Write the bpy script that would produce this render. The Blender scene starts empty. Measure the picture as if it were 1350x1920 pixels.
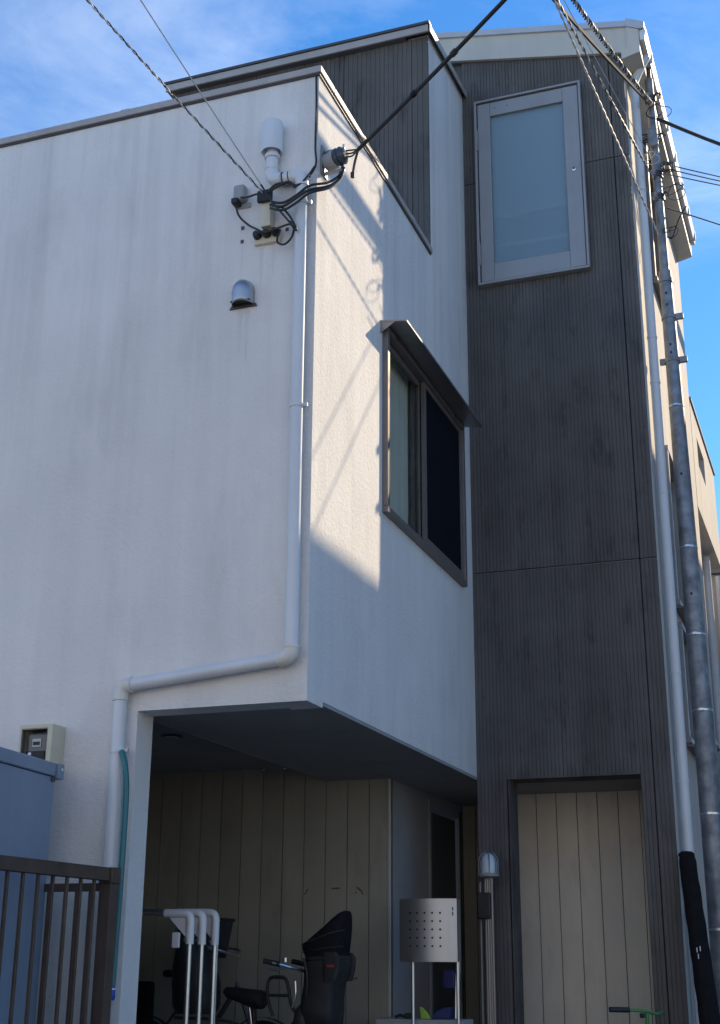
import bpy, bmesh, math, random
from mathutils import Vector, Matrix
random.seed(7)
scene = bpy.context.scene
C = scene.collection
R = math.radians

# ------------------------------------------------------------------ camera (the eye is the origin; ground lies below it)
YAW, PITCH, ROLL, FPX = R(20.1307), R(18.8804), R(0.4038), 2494.15
fw = Vector((-math.sin(YAW)*math.cos(PITCH), math.cos(YAW)*math.cos(PITCH), math.sin(PITCH)))
rt = Vector((math.cos(YAW), math.sin(YAW), 0)); up = rt.cross(fw)
r2 = rt*math.cos(ROLL)+up*math.sin(ROLL); u2 = -rt*math.sin(ROLL)+up*math.cos(ROLL)
cd = bpy.data.cameras.new('camera'); cam = bpy.data.objects.new('camera', cd); C.objects.link(cam)
cd.sensor_fit = 'VERTICAL'; cd.sensor_height = 24; cd.lens = FPX/1920*24
cd.clip_start = .05; cd.clip_end = 3000
m = Matrix((r2, u2, -fw)).transposed().to_4x4(); cam.matrix_world = m
scene.camera = cam

# ------------------------------------------------------------------ sky, sun, exposure
SUN_H = Vector((.5506, .8347, 0)); TAN_E = .62
ELEV = math.atan(TAN_E); AZ = math.atan2(SUN_H.x, SUN_H.y)
world = bpy.data.worlds.new('World'); scene.world = world; world.use_nodes = True
nt = world.node_tree; nt.nodes.clear()
def wn(t, **k):
    n = nt.nodes.new(t)
    for a, b in k.items(): setattr(n, a, b)
    return n
sky = wn('ShaderNodeTexSky', sky_type='NISHITA', sun_disc=False, sun_elevation=ELEV, sun_rotation=AZ,
         altitude=600, air_density=1.0, dust_density=.1, ozone_density=4.0)
bg = wn('ShaderNodeBackground'); bg.inputs[1].default_value = .079
out = wn('ShaderNodeOutputWorld')
tc = wn('ShaderNodeTexCoord'); sep = wn('ShaderNodeSeparateXYZ'); nt.links.new(tc.outputs['Generated'], sep.inputs[0])
def wmath(op, a, b=None, clamp=False):
    n = wn('ShaderNodeMath', operation=op, use_clamp=clamp)
    for i, v in enumerate((a, b)):
        if v is None: continue
        if isinstance(v, (int, float)): n.inputs[i].default_value = v
        else: nt.links.new(v, n.inputs[i])
    return n.outputs[0]
zc = wmath('ADD', wmath('MAXIMUM', sep.outputs[2], 0.0), .12)
px = wmath('DIVIDE', sep.outputs[0], zc); py = wmath('DIVIDE', sep.outputs[1], zc)
cmb = wn('ShaderNodeCombineXYZ'); nt.links.new(px, cmb.inputs[0]); nt.links.new(py, cmb.inputs[1])
mp = wn('ShaderNodeMapping'); mp.inputs['Rotation'].default_value = (0, 0, 2.114); mp.inputs['Scale'].default_value = (1.0, 1.7, 1)
mp.inputs['Location'].default_value = (1.011, 4.850, 0)
nt.links.new(cmb.outputs[0], mp.inputs[0])
def wnoise(scale, detail, rough, dist):
    n = wn('ShaderNodeTexNoise'); n.inputs['Scale'].default_value = scale; n.inputs['Detail'].default_value = detail
    n.inputs['Roughness'].default_value = rough; n.inputs['Distortion'].default_value = dist
    nt.links.new(mp.outputs[0], n.inputs['Vector']); return n.outputs['Fac']
big = wnoise(.55, 3, .5, .2); fine = wnoise(2.1, 9, .62, .55)
cl = wmath('MULTIPLY', wmath('MULTIPLY', wmath('SUBTRACT', big, .455), 4.4, True), wmath('MULTIPLY', wmath('SUBTRACT', fine, .40), 2.6, True))
cl = wmath('MULTIPLY', cl, 1.0, True)
mix = wn('ShaderNodeMixRGB'); nt.links.new(cl, mix.inputs[0]); hs_ = wn('ShaderNodeHueSaturation'); hs_.inputs['Saturation'].default_value = 1.22; nt.links.new(sky.outputs[0], hs_.inputs['Color']); nt.links.new(hs_.outputs[0], mix.inputs[1])
mix.inputs[2].default_value = (6.4, 6.7, 7.2, 1)
nt.links.new(mix.outputs[0], bg.inputs[0]); nt.links.new(bg.outputs[0], out.inputs[0])
sd = bpy.data.lights.new('sun', 'SUN'); sd.energy = 2.05; sd.angle = R(.53); sd.color = (1, .80, .54)
so = bpy.data.objects.new('sun', sd); C.objects.link(so)
so.rotation_euler = Vector((SUN_H.x, SUN_H.y, TAN_E)).to_track_quat('Z', 'Y').to_euler(); so.location = (3, 5, 30)
vs = scene.view_settings; vs.view_transform = 'Standard'; vs.look = 'None'; vs.exposure = 1.6; vs.gamma = 1
vs.use_curve_mapping = False

# ------------------------------------------------------------------ materials
def material(name, col, rough=.7, metal=0., spots=None, streak=0., mottle=.0, mscale=3., bump=(), spec=.5, coat=0., vary=0., blotch=None, runs=None, rvar=0.):
    """bump: list of (scale, strength, distance).  streak: vertical weather streaks.  mottle: blotchy value change."""
    mt = bpy.data.materials.new(name); mt.use_nodes = True
    t = mt.node_tree; b = t.nodes['Principled BSDF']
    b.inputs['Roughness'].default_value = rough; b.inputs['Metallic'].default_value = metal
    b.inputs['Specular IOR Level'].default_value = spec; b.inputs['Coat Weight'].default_value = coat
    co = t.nodes.new('ShaderNodeTexCoord'); cur = None
    def rgb(): 
        n = t.nodes.new('ShaderNodeRGB'); n.outputs[0].default_value = (*col, 1); return n.outputs[0]
    cur = rgb()
    def mul(fac_out, lo, hi, f0=.3, f1=.7, tint=(1, 1, 1)):
        nonlocal cur
        mr = t.nodes.new('ShaderNodeMapRange'); mr.inputs[1].default_value = f0; mr.inputs[2].default_value = f1
        mr.inputs[3].default_value = lo; mr.inputs[4].default_value = hi
        t.links.new(fac_out, mr.inputs[0])
        vm = t.nodes.new('ShaderNodeVectorMath'); vm.operation = 'SCALE'
        t.links.new(cur, vm.inputs[0]); t.links.new(mr.outputs[0], vm.inputs['Scale']); cur = vm.outputs[0]
    def noise(scale, det=4, rg=.55, sc=(1, 1, 1)):
        mpn = t.nodes.new('ShaderNodeMapping'); mpn.inputs['Scale'].default_value = sc
        t.links.new(co.outputs['Object'], mpn.inputs[0])
        n = t.nodes.new('ShaderNodeTexNoise'); n.inputs['Scale'].default_value = scale; n.inputs['Detail'].default_value = det
        n.inputs['Roughness'].default_value = rg; t.links.new(mpn.outputs[0], n.inputs['Vector']); return n.outputs['Fac']
    if mottle: mul(noise(mscale), 1-mottle, 1+mottle*.6)
    if streak:
        mul(noise(1., 5, .6, (3.2, 3.2, .22)), 1-streak, 1+streak*.35, .32, .68)
        mul(noise(1., 4, .6, (7.5, 7.5, .35)), 1-streak*.4, 1+streak*.15, .3, .7)
    if vary:                      # each piece a little different
        oi = t.nodes.new('ShaderNodeObjectInfo'); mul(oi.outputs['Random'], 1-vary, 1+vary, 0, 1)
    if blotch:                    # damp or dirty patches with soft ragged edges: (amount, scale vector, threshold)
        amt, scv, th = blotch; mul(noise(1., 6, .65, scv), 1-amt, 1., th-.06, th+.06)
    if runs:                      # dirt runs that start at a given height and fade downwards: (amount, z_top, length)
        amt, zt0, ln = runs
        sp_ = t.nodes.new('ShaderNodeSeparateXYZ'); t.links.new(co.outputs['Object'], sp_.inputs[0])
        mr = t.nodes.new('ShaderNodeMapRange'); mr.inputs[1].default_value = zt0-ln; mr.inputs[2].default_value = zt0
        t.links.new(sp_.outputs[2], mr.inputs[0])
        mr2 = t.nodes.new('ShaderNodeMapRange'); mr2.inputs[1].default_value = .46; mr2.inputs[2].default_value = .66
        t.links.new(noise(1., 5, .65, (5.5, 5.5, .16)), mr2.inputs[0])
        mm_ = t.nodes.new('ShaderNodeMath'); mm_.operation = 'MULTIPLY'; t.links.new(mr.outputs[0], mm_.inputs[0]); t.links.new(mr2.outputs[0], mm_.inputs[1])
        mul(mm_.outputs[0], 1., 1-amt, 0., 1.)
    if rvar:
        mrr = t.nodes.new('ShaderNodeMapRange'); mrr.inputs[3].default_value = rough-rvar; mrr.inputs[4].default_value = min(1, rough+rvar)
        mrr.inputs[1].default_value = .3; mrr.inputs[2].default_value = .7
        t.links.new(noise(7., 5, .6), mrr.inputs[0]); t.links.new(mrr.outputs[0], b.inputs['Roughness'])
    t.links.new(cur, b.inputs['Base Color'])
    last = None
    for sc, st, ds in bump:
        bn = t.nodes.new('ShaderNodeBump'); bn.inputs['Strength'].default_value = st; bn.inputs['Distance'].default_value = ds
        t.links.new(noise(sc, 3, .6), bn.inputs['Height'])
        if last: t.links.new(last, bn.inputs['Normal'])
        last = bn.outputs[0]
    if last: t.links.new(last, b.inputs['Normal'])
    return mt
M = {}
def mk(name, *a, **k): M[name] = material(name, *a, **k)
mk('stucco', (.765, .753, .74), .9, streak=.065, mottle=.05, mscale=1.3, bump=[(34, .5, .013), (105, .6, .007)], spec=.2, runs=(.13, 5.88, 3.6), blotch=(.07, (2.2, 2.2, .7), .42))
mk('dark_siding', (.122, .113, .108), .75, streak=.24, mottle=.17, mscale=2.2, bump=[(90, .25, .003)], spec=.3, vary=.07, blotch=(.32, (7., 7., 2.2), .40), rvar=.12)
mk('seam_metal', (.20, .19, .19), .55, metal=.3, mottle=.3, mscale=12)
mk('scuff', (.13, .10, .075), .8, mottle=.2, mscale=30)
mk('stain', (.67, .66, .655), .9, mottle=.05, bump=[(30, .6, .018), (95, .6, .008)], spec=.2)
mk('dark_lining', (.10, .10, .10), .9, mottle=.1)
mk('joint', (.035, .034, .036), .9)
mk('beige_board', (.345, .315, .255), .6, mottle=.09, mscale=2.5, streak=.10, bump=[(160, .15, .002)], vary=.05, blotch=(.14, (5., 5., 1.5), .38), rvar=.1)  # carport copy of the boards; darker colour carries the shade in there
mk('porch_board', (.74, .675, .57), .6, mottle=.07, mscale=2.5, streak=.09, bump=[(160, .15, .002)], vary=.04, blotch=(.10, (5., 5., 1.5), .38), rvar=.1)  # same boards in the porch; brighter light painted into a paler colour
mk('beige_wall', (.58, .555, .515), .85, mottle=.06, streak=.10, bump=[(70, .4, .005)])
mk('fascia', (.56, .53, .47), .6, mottle=.04, streak=.08)
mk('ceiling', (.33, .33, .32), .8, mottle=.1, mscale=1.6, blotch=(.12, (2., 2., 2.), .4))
mk('metal_light', (.52, .52, .54), .42, metal=.35, mottle=.06, mscale=6)
mk('hood_metal', (.26, .265, .275), .4, metal=.5, mottle=.1, mscale=7)
mk('post_warm', (.34, .29, .265), .45, metal=.3)
mk('coping', (.42, .385, .37), .5, metal=.1, mottle=.07, mscale=5, streak=.1)
mk('metal_dark', (.09, .09, .1), .45, metal=.5, mottle=.1)
mk('steel', (.6, .61, .63), .3, metal=.95, mottle=.05)
mk('stainless', (.46, .48, .51), .4, metal=.9, mottle=.05, streak=.12)
mk('galvanised', (.28, .30, .33), .5, metal=.5, mottle=.38, mscale=9, streak=.15, bump=[(60, .15, .003)], blotch=(.25, (9., 9., 4.), .42), rvar=.15)
mk('pvc', (.67, .70, .735), .38, mottle=.04, streak=.06)
mk('pvc_yellowed', (.68, .67, .62), .45, mottle=.1, mscale=12)
mk('pvc_white', (.80, .80, .82), .35)
mk('aluminium', (.33, .32, .32), .42, metal=.3, mottle=.07, streak=.08, rvar=.1)
mk('bronze_frame', (.20, .18, .175), .42, metal=.35, mottle=.08)
mk('brown_fence', (.095, .068, .054), .5, metal=.2, mottle=.25, mscale=8, streak=.15, vary=.12, rvar=.15)
mk('cabinet', (.24, .30, .39), .45, mottle=.07, mscale=2, streak=.08, rvar=.12)
mk('cream', (.62, .58, .44), .5, mottle=.08, mscale=10)
mk('rubber', (.02, .02, .022), .55)
mk('black_plastic', (.018, .019, .021), .62, mottle=.2, mscale=9, rvar=.15)
mk('black_fabric', (.013, .013, .015), .95, mottle=.25, mscale=14, bump=[(40, .5, .01)], spec=.15)
mk('grey_plastic', (.32, .33, .34), .5, mottle=.06)
mk('meter_grey', (.13, .135, .14), .35)
mk('insulator', (.06, .075, .10), .3)
mk('teal', (.025, .17, .19), .4)
mk('blue', (.02, .06, .42), .35)
mk('navy', (.02, .025, .12), .5)
mk('lime', (.30, .48, .06), .45)
mk('green', (.07, .26, .08), .35)
mk('red', (.40, .03, .03), .4)
mk('white_wire', (.55, .56, .57), .5)
mk('ground', (.24, .235, .22), .9, mottle=.2, mscale=.3, bump=[(60, .5, .01)])
mk('asphalt', (.13, .13, .132), .9, mottle=.2, bump=[(220, .6, .006)])
mk('concrete', (.36, .355, .34), .85, mottle=.12, bump=[(90, .3, .004)])
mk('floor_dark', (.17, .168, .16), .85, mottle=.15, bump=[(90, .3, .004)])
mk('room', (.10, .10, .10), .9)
mk('curtain', (.72, .75, .71), .9, mottle=.05)
mk('lower_blind', (.24, .29, .34), .8)
mk('blind', (.55, .63, .69), .8, mottle=.05)
mk('rail_pale', (.9, .86, .76), .6)
mk('door_dark', (.07, .062, .055), .5, streak=.1)
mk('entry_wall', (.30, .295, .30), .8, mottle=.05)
mk('screen', (.008, .010, .014), .9, spec=.08)
mk('neighbour', (.44, .46, .48), .85, mottle=.08, streak=.1)
mk('opposite_render', (.74, .735, .725), .85, mottle=.05)  # walls of the added houses, tone set for the light they bounce
mk('roofing', (.16, .17, .19), .5, metal=.3, mottle=.1)
mk('lens', (.55, .62, .68), .18)
mk('display', (.42, .46, .48), .25)

def glass(name, col, rough, trans):
    mt = bpy.data.materials.new(name); mt.use_nodes = True; t = mt.node_tree; b = t.nodes['Principled BSDF']
    b.inputs['Base Color'].default_value = (*col, 1); b.inputs['Roughness'].default_value = rough
    b.inputs['IOR'].default_value = 1.5
    tr = t.nodes.new('ShaderNodeBsdfTransparent'); tr.inputs[0].default_value = (.95, .97, .95, 1)
    co = t.nodes.new('ShaderNodeTexCoord'); nz = t.nodes.new('ShaderNodeTexNoise'); nz.inputs['Scale'].default_value = 2.2
    t.links.new(co.outputs['Object'], nz.inputs['Vector'])
    bp = t.nodes.new('ShaderNodeBump'); bp.inputs['Strength'].default_value = .04; bp.inputs['Distance'].default_value = .02
    t.links.new(nz.outputs['Fac'], bp.inputs['Height']); t.links.new(bp.outputs[0], b.inputs['Normal'])
    mx = t.nodes.new('ShaderNodeMixShader'); mx.inputs[0].default_value = trans
    t.links.new(b.outputs[0], mx.inputs[1]); t.links.new(tr.outputs[0], mx.inputs[2])
    t.links.new(mx.outputs[0], t.nodes['Material Output'].inputs[0]); M[name] = mt
glass('frosted_glass', (.26, .39, .49), .16, .48)
glass('clear_glass', (.015, .02, .022), .03, .84)

# ------------------------------------------------------------------ builders
def obj(name, bm, mat, parent=None, smooth=False):
    me = bpy.data.meshes.new(name)
    if isinstance(bm, tuple): me.from_pydata(bm[0], [], bm[1]); me.update()
    else:
        bmesh.ops.recalc_face_normals(bm, faces=bm.faces[:]); bm.to_mesh(me); bm.free()
    me.materials.append(M[mat] if isinstance(mat, str) else mat)
    if smooth:
        for p in me.polygons: p.use_smooth = True
        if hasattr(me, 'set_sharp_from_angle'): me.set_sharp_from_angle(angle=R(40))
    o = bpy.data.objects.new(name, me); C.objects.link(o)
    if parent is not None: attach(o, parent)
    return o
def attach(o, p):
    o.parent = p
    q = p; mw = Matrix.Identity(4)
    while q is not None:
        mw = q.matrix_parent_inverse.copy() @ q.matrix_basis @ mw if False else (q.matrix_parent_inverse @ Matrix.LocRotScale(q.location, q.rotation_euler, q.scale)) @ mw
        q = q.parent
    o.matrix_parent_inverse = mw.inverted()
def tag(o, label, cat, group=None, kind=None):
    if label: o['label'] = label
    if cat: o['category'] = cat
    if group: o['group'] = group
    if kind: o['kind'] = kind
    return o
def thing(name, label, cat, loc=(0, 0, 0), group=None):
    o = bpy.data.objects.new(name, None); C.objects.link(o); o.location = loc; o.empty_display_size = .1
    return tag(o, label, cat, group)
def a_box(bm, x0, x1, y0, y1, z0, z1, bev=0.):
    vs_ = [bm.verts.new(v) for v in ((x0,y0,z0),(x1,y0,z0),(x1,y1,z0),(x0,y1,z0),(x0,y0,z1),(x1,y0,z1),(x1,y1,z1),(x0,y1,z1))]
    fs = [bm.faces.new([vs_[i] for i in f]) for f in ((0,3,2,1),(4,5,6,7),(0,1,5,4),(1,2,6,5),(2,3,7,6),(3,0,4,7))]
    if bev:
        es = list({e for f in fs for e in f.edges})
        bmesh.ops.bevel(bm, geom=es, offset=bev, segments=2, affect='EDGES', profile=.5)
def box(name, b, mat, parent=None, bev=0.):
    bm = bmesh.new(); a_box(bm, *b, bev=bev); return obj(name, bm, mat, parent)
def a_prism(bm, pts, d):
    """closed polygon pts (3-D) extruded by vector d"""
    d = Vector(d); a = [bm.verts.new(p) for p in pts]; b = [bm.verts.new(Vector(p)+d) for p in pts]; n = len(pts)
    bm.faces.new(a); bm.faces.new(b[::-1])
    for i in range(n): bm.faces.new((a[i], b[i], b[(i+1) % n], a[(i+1) % n]))
def prism(name, pts, d, mat, parent=None, bev=0.):
    bm = bmesh.new(); a_prism(bm, pts, d)
    if bev: bmesh.ops.bevel(bm, geom=bm.edges[:], offset=bev, segments=2, affect='EDGES', profile=.5)
    return obj(name, bm, mat, parent)
def a_tube(bm, pts, r, n=10, cap=True):
    pts = [Vector(p) for p in pts]; rs = r if isinstance(r, (list, tuple)) else [r]*len(pts)
    rings = []; prev = None
    for i, p in enumerate(pts):
        d = (pts[min(i+1, len(pts)-1)]-pts[max(i-1, 0)]).normalized()
        if prev is None:
            ref = Vector((0, 0, 1)) if abs(d.z) < .9 else Vector((1, 0, 0)); a = d.cross(ref).normalized()
        else: a = (prev-d*prev.dot(d)).normalized()
        prev = a; b = d.cross(a)
        rings.append([bm.verts.new(p+(a*math.cos(k*2*math.pi/n)+b*math.sin(k*2*math.pi/n))*rs[i]) for k in range(n)])
    for i in range(len(rings)-1):
        for k in range(n): bm.faces.new((rings[i][k], rings[i][(k+1) % n], rings[i+1][(k+1) % n], rings[i+1][k]))
    if cap: bm.faces.new(rings[0][::-1]); bm.faces.new(rings[-1])
def tube(name, pts, r, mat, parent=None, n=10):
    bm = bmesh.new(); a_tube(bm, pts, r, n); return obj(name, bm, mat, parent, True)
def curve(pts, k=8):
    """Catmull-Rom through pts"""
    P = [Vector(p) for p in pts]; P = [P[0]*2-P[1]]+P+[P[-1]*2-P[-2]]; o = []
    for i in range(1, len(P)-2):
        for j in range(k):
            t = j/k; a, b, c, d = P[i-1:i+3]
            o.append(.5*((2*b)+(c-a)*t+(2*a-5*b+4*c-d)*t*t+(3*b-a-3*c+d)*t**3))
    return o+[P[-2]]
def bend(p0, c, p1, rad=.05, k=6):
    """straight p0 -> rounded corner c -> straight p1"""
    p0, c, p1 = Vector(p0), Vector(c), Vector(p1); a = c+(p0-c).normalized()*rad; b = c+(p1-c).normalized()*rad
    return [p0]+[a*(1-t)**2+c*2*t*(1-t)+b*t*t for t in [i/k for i in range(k+1)]]+[p1]
def lathe(name, prof, c, mat, parent=None, n=20, axis='z'):
    bm = bmesh.new(); rings = []
    for r, h in prof:
        ring = []
        for k in range(n):
            a = k*2*math.pi/n; x, y = max(r, 1e-4)*math.cos(a), max(r, 1e-4)*math.sin(a)
            v = (x, y, h) if axis == 'z' else (x, h, y) if axis == 'y' else (h, x, y)
            ring.append(bm.verts.new(Vector(c)+Vector(v)))
        rings.append(ring)
    for i in range(len(rings)-1):
        for k in range(n): bm.faces.new((rings[i][k], rings[i][(k+1) % n], rings[i+1][(k+1) % n], rings[i+1][k]))
    bm.faces.new(rings[0]); bm.faces.new(rings[-1])
    return obj(name, bm, mat, parent, True)
def grid_wall(name, axis, p0, p1, us, zs, holes, mat, parent, tweak=None):
    """slab between p0 and p1 along axis ('y': u is x; 'x': u is y) with rectangular holes (u0,u1,z0,z1); us, zs = (lo, hi)"""
    U = sorted({*us, *[h[0] for h in holes], *[h[1] for h in holes]}); U = [u for u in U if us[0] <= u <= us[1]]
    Z = sorted({*zs, *[h[2] for h in holes], *[h[3] for h in holes]}); Z = [z for z in Z if zs[0] <= z <= zs[1]]
    solid = lambda i, j: 0 <= i < len(U)-1 and 0 <= j < len(Z)-1 and not any(h[0]-1e-6 <= U[i] and U[i+1] <= h[1]+1e-6 and h[2]-1e-6 <= Z[j] and Z[j+1] <= h[3]+1e-6 for h in holes)
    bm = bmesh.new(); cache = {}
    def v(i, j, s):
        k = (i, j, s)
        if k not in cache:
            p = (p0, p1)[s]; co = (U[i], p, Z[j]) if axis == 'y' else (p, U[i], Z[j])
            if tweak: co = tweak(co)
            cache[k] = bm.verts.new(co)
        return cache[k]
    for i in range(len(U)-1):
        for j in range(len(Z)-1):
            if not solid(i, j): continue
            bm.faces.new((v(i,j,0), v(i+1,j,0), v(i+1,j+1,0), v(i,j+1,0))); bm.faces.new((v(i,j,1), v(i,j+1,1), v(i+1,j+1,1), v(i+1,j,1)))
            if not solid(i-1, j): bm.faces.new((v(i,j,0), v(i,j+1,0), v(i,j+1,1), v(i,j,1)))
            if not solid(i+1, j): bm.faces.new((v(i+1,j,0), v(i+1,j,1), v(i+1,j+1,1), v(i+1,j+1,0)))
            if not solid(i, j-1): bm.faces.new((v(i,j,0), v(i,j,1), v(i+1,j,1), v(i+1,j,0)))
            if not solid(i, j+1): bm.faces.new((v(i,j+1,0), v(i+1,j+1,0), v(i+1,j+1,1), v(i,j+1,1)))
    return obj(name, bm, mat, parent)
def ribbed(name, x0, x1, z0, z1, yf, pitch, mat, parent, holes=(), ztop=None, depth=.0045, back=.03):
    """vertically ribbed cladding panel facing -y"""
    n = max(1, round((x1-x0)/pitch)); w = (x1-x0)/n; g = min(.006, w*.2); bm = bmesh.new()
    def quad(a, b, ya, yb, za, zb, zb2=None):
        bm.faces.new([bm.verts.new(c) for c in ((a, ya, za), (b, yb, za), (b, yb, zb if zb2 is None else zb2), (a, ya, zb))])
    for i in range(n):
        a = x0+i*w; b = a+w; mid = (a+b)/2
        iv = [(z0, z1)]
        for h in holes:
            if h[0] < mid < h[1]:
                nv = []
                for p, q in iv:
                    if h[2] > p: nv.append((p, min(q, h[2])))
                    if h[3] < q: nv.append((max(p, h[3]), q))
                iv = nv
        for p, q in iv:
            if q-p < .001: continue
            qa, qb = (ztop(a), ztop(b)) if ztop and q == z1 else (q, q)
            y2 = yf+depth
            quad(a, a+g/2, y2, yf, p, qa); quad(a+g/2, b-g/2, yf, yf, p, qa, qb); quad(b-g/2, b, yf, y2, p, qb)
            for zz in (p, qa): bm.faces.new([bm.verts.new(c) for c in ((a, y2, zz), (b, y2, zz), (b, yf+back, zz), (a, yf+back, zz))])
            for xe in ([a] if i == 0 else [])+([b] if i == n-1 else []):
                bm.faces.new([bm.verts.new(c) for c in ((xe, yf+depth, p), (xe, yf+back, p), (xe, yf+back, q), (xe, yf+depth, q))])
    bmesh.ops.remove_doubles(bm, verts=bm.verts[:], dist=1e-5)
    return obj(name, bm, mat, parent)

G = -1.05            # ground height below the eye
FY, SX, TY, RX = 7.2, -2.965, 11.0, -1.35     # front wall plane, side wall plane, tower front plane, tower right plane

# ------------------------------------------------------------------ ground
def sheet(name, x0, x1, y0, y1, z, mat):
    return tag(obj(name, ([(x0,y0,z),(x1,y0,z),(x1,y1,z),(x0,y1,z)], [(0,1,2,3)]), mat), None, None, kind='structure')
sheet('ground', -900, 900, -900, 900, G-.012, 'ground')
sheet('road', -60, 2.6, -3.2, 6.6, G-.006, 'asphalt')
sheet('lane', -.75, 2.6, 6.6, 90, G-.006, 'asphalt')
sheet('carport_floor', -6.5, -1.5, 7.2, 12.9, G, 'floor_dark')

# ------------------------------------------------------------------ the house
house = thing('house', 'white stucco house with a dark ribbed tower, carport and flat parapets', 'house', (-4, 9, G))
grid_wall('wall', 'y', FY, FY+.2, (-9, SX), (G, 5.88), [(-4.09, SX, G, 1.485)], 'stucco', house)
def slope(co):
    x, y, z = co
    if abs(z-8.2) < 1e-4 and y > 10.5: z = 8.32
    return (x, y, z)
grid_wall('wall', 'x', SX-.2, SX, (FY+.2, TY), (1.485, 8.2),
          [(8.58, 9.842, 3.13, 4.55), (9.842, 10.64, 3.13, 4.55), (FY+.2, 9.842, 5.88, 8.2), (FY+.255, TY, 1.485, 1.522)], 'stucco', house, slope)
# parapet copings, folded metal
def coping(name, b, parent=house, mat='coping'): return box(name, b, mat, parent, .006)
coping('parapet_coping', (-9, SX+.025, FY-.03, FY+.24, 5.882, 5.935))
coping('parapet_coping', (SX-.24, SX+.025, FY+.242, 9.818, 5.882, 5.935))
for x in (-8.1, -6.3, -4.52): box('coping_joint', (x, x+.07, FY-.0325, FY+.2425, 5.8805, 5.9375), 'coping', house, .003)
for y in (8.05, 9.25): box('coping_joint', (SX-.2425, SX+.0275, y, y+.07, 5.8805, 5.9375), 'coping', house, .003)
box('drip_edge', (-9, SX+.012, FY-.014, FY-.001, 5.868, 5.8815), 'metal_dark', house)
box('drip_edge', (SX+.001, SX+.012, FY, 9.818, 5.868, 5.8815), 'metal_dark', house)
box('terrace_floor', (-9, SX-.2, FY+.2, 9.84, 4.85, 4.95), 'concrete', house)
# upper dark block behind the terrace
UX = [-5.61, -4.70, -3.79, -3.12, SX]
for a, b in zip(UX, UX[1:]): ribbed('siding_panel', a+.002, b-.002 if b != SX else b, 4.95 if b != SX else 5.882, 8.165, 9.815, .0455, 'dark_siding', house, back=.026)
grid_wall('backing_wall', 'y', 9.842, 9.95, (-5.6, SX-.2), (4.95, 8.15), [], 'joint', house)
box('wall', (-5.6, -5.45, 9.951, 15, 4.95, 8.15), 'dark_siding', house)
bm = bmesh.new(); a_prism(bm, [(-5.64, 9.76, 8.17), (-5.64, 9.76, 8.235), (-5.64, 11.1, 8.365), (-5.64, 15, 8.5), (-5.64, 15, 8.43), (-5.64, 11.1, 8.30), (-5.64, 9.9, 8.171)], (2.469, 0, 0))
obj('roof', bm, 'roofing', house)
box('roof_fascia', (-5.645, SX+.03, 9.735, 9.759, 8.16, 8.235), 'coping', house, .004)
box('roof_edge', (-5.66, SX+.045, 9.72, 9.80, 8.2365, 8.262), 'metal_dark', house)
prism('rake_coping', [(SX-.205, 9.80, 8.205), (SX-.205, 9.80, 8.255), (SX-.205, 11.08, 8.385), (SX-.205, 11.08, 8.335)], (.245, 0, 0), 'metal_dark', house, .004)
prism('rake_fascia', [(SX+.041, 9.74, 8.155), (SX+.041, 9.74, 8.232), (SX+.041, 11.06, 8.362), (SX+.041, 11.06, 8.30)], (.008, 0, 0), 'coping', house)
box('roof_vent', (-5.86, -5.67, 9.9, 10.05, 8.08, 8.2), 'pvc', house, .02)
box('wall', (-9, -5.6, 9.842, 9.95, G, 5.6), 'stucco', house)
# carport ceilings
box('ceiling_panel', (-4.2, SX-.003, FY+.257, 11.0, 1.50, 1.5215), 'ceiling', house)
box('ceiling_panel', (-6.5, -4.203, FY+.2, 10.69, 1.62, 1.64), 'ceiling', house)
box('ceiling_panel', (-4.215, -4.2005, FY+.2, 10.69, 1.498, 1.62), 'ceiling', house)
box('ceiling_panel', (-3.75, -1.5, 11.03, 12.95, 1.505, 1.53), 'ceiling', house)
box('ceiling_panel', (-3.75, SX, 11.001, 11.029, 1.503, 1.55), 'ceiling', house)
dl = lathe('downlight', [(.0, 0), (.075, 0), (.085, .006), (.085, .012)], (-4.72, 8.83, 1.607), 'metal_dark', house)
lathe('downlight_lens', [(0, 0), (.055, 0), (.058, .004)], (-4.72, 8.83, 1.602), 'lens', dl)
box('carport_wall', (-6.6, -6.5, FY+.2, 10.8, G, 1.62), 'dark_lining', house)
# carport back wall, one board at a time
bx = [-3.649, -3.817]+[-4.011-.1955*i for i in range(13)]
for i, (a, b) in enumerate(zip(bx, bx[1:])):
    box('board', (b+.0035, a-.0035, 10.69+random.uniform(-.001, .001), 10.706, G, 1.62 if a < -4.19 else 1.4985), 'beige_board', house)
def ragged(name, cx, cz, w, h, y, mat, parent, rot=0.):
    bm = bmesh.new(); n_ = 13; pts = []
    for i in range(n_):
        a_ = i*2*math.pi/n_; r_ = random.uniform(.6, 1.05); x_, z_ = w*r_*math.cos(a_), h*r_*math.sin(a_)
        pts.append((cx+x_*math.cos(rot)-z_*math.sin(rot), y, cz+x_*math.sin(rot)+z_*math.cos(rot)))
    a_prism(bm, pts, (0, .0015, 0)); return obj(name, bm, mat, parent)
for cx, cz, w, h, rt_ in ((-4.365, .60, .028, .008, 1.0), (-4.385, .575, .014, .007, .9), (-4.105, .615, .05, .009, .03), (-3.90, .605, .035, .010, -.6), (-3.875, .575, .016, .008, -1.1), (-3.93, .58, .010, .008, 0), (-3.93, -.09, .022, .01, .4)):
    ragged('scuff_mark', cx, cz, w, h, 10.6875, 'scuff', house, rt_)
box('board_backing', (-6.5, -3.65, 10.7075, 10.8, G, 1.619), 'joint', house)
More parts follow.
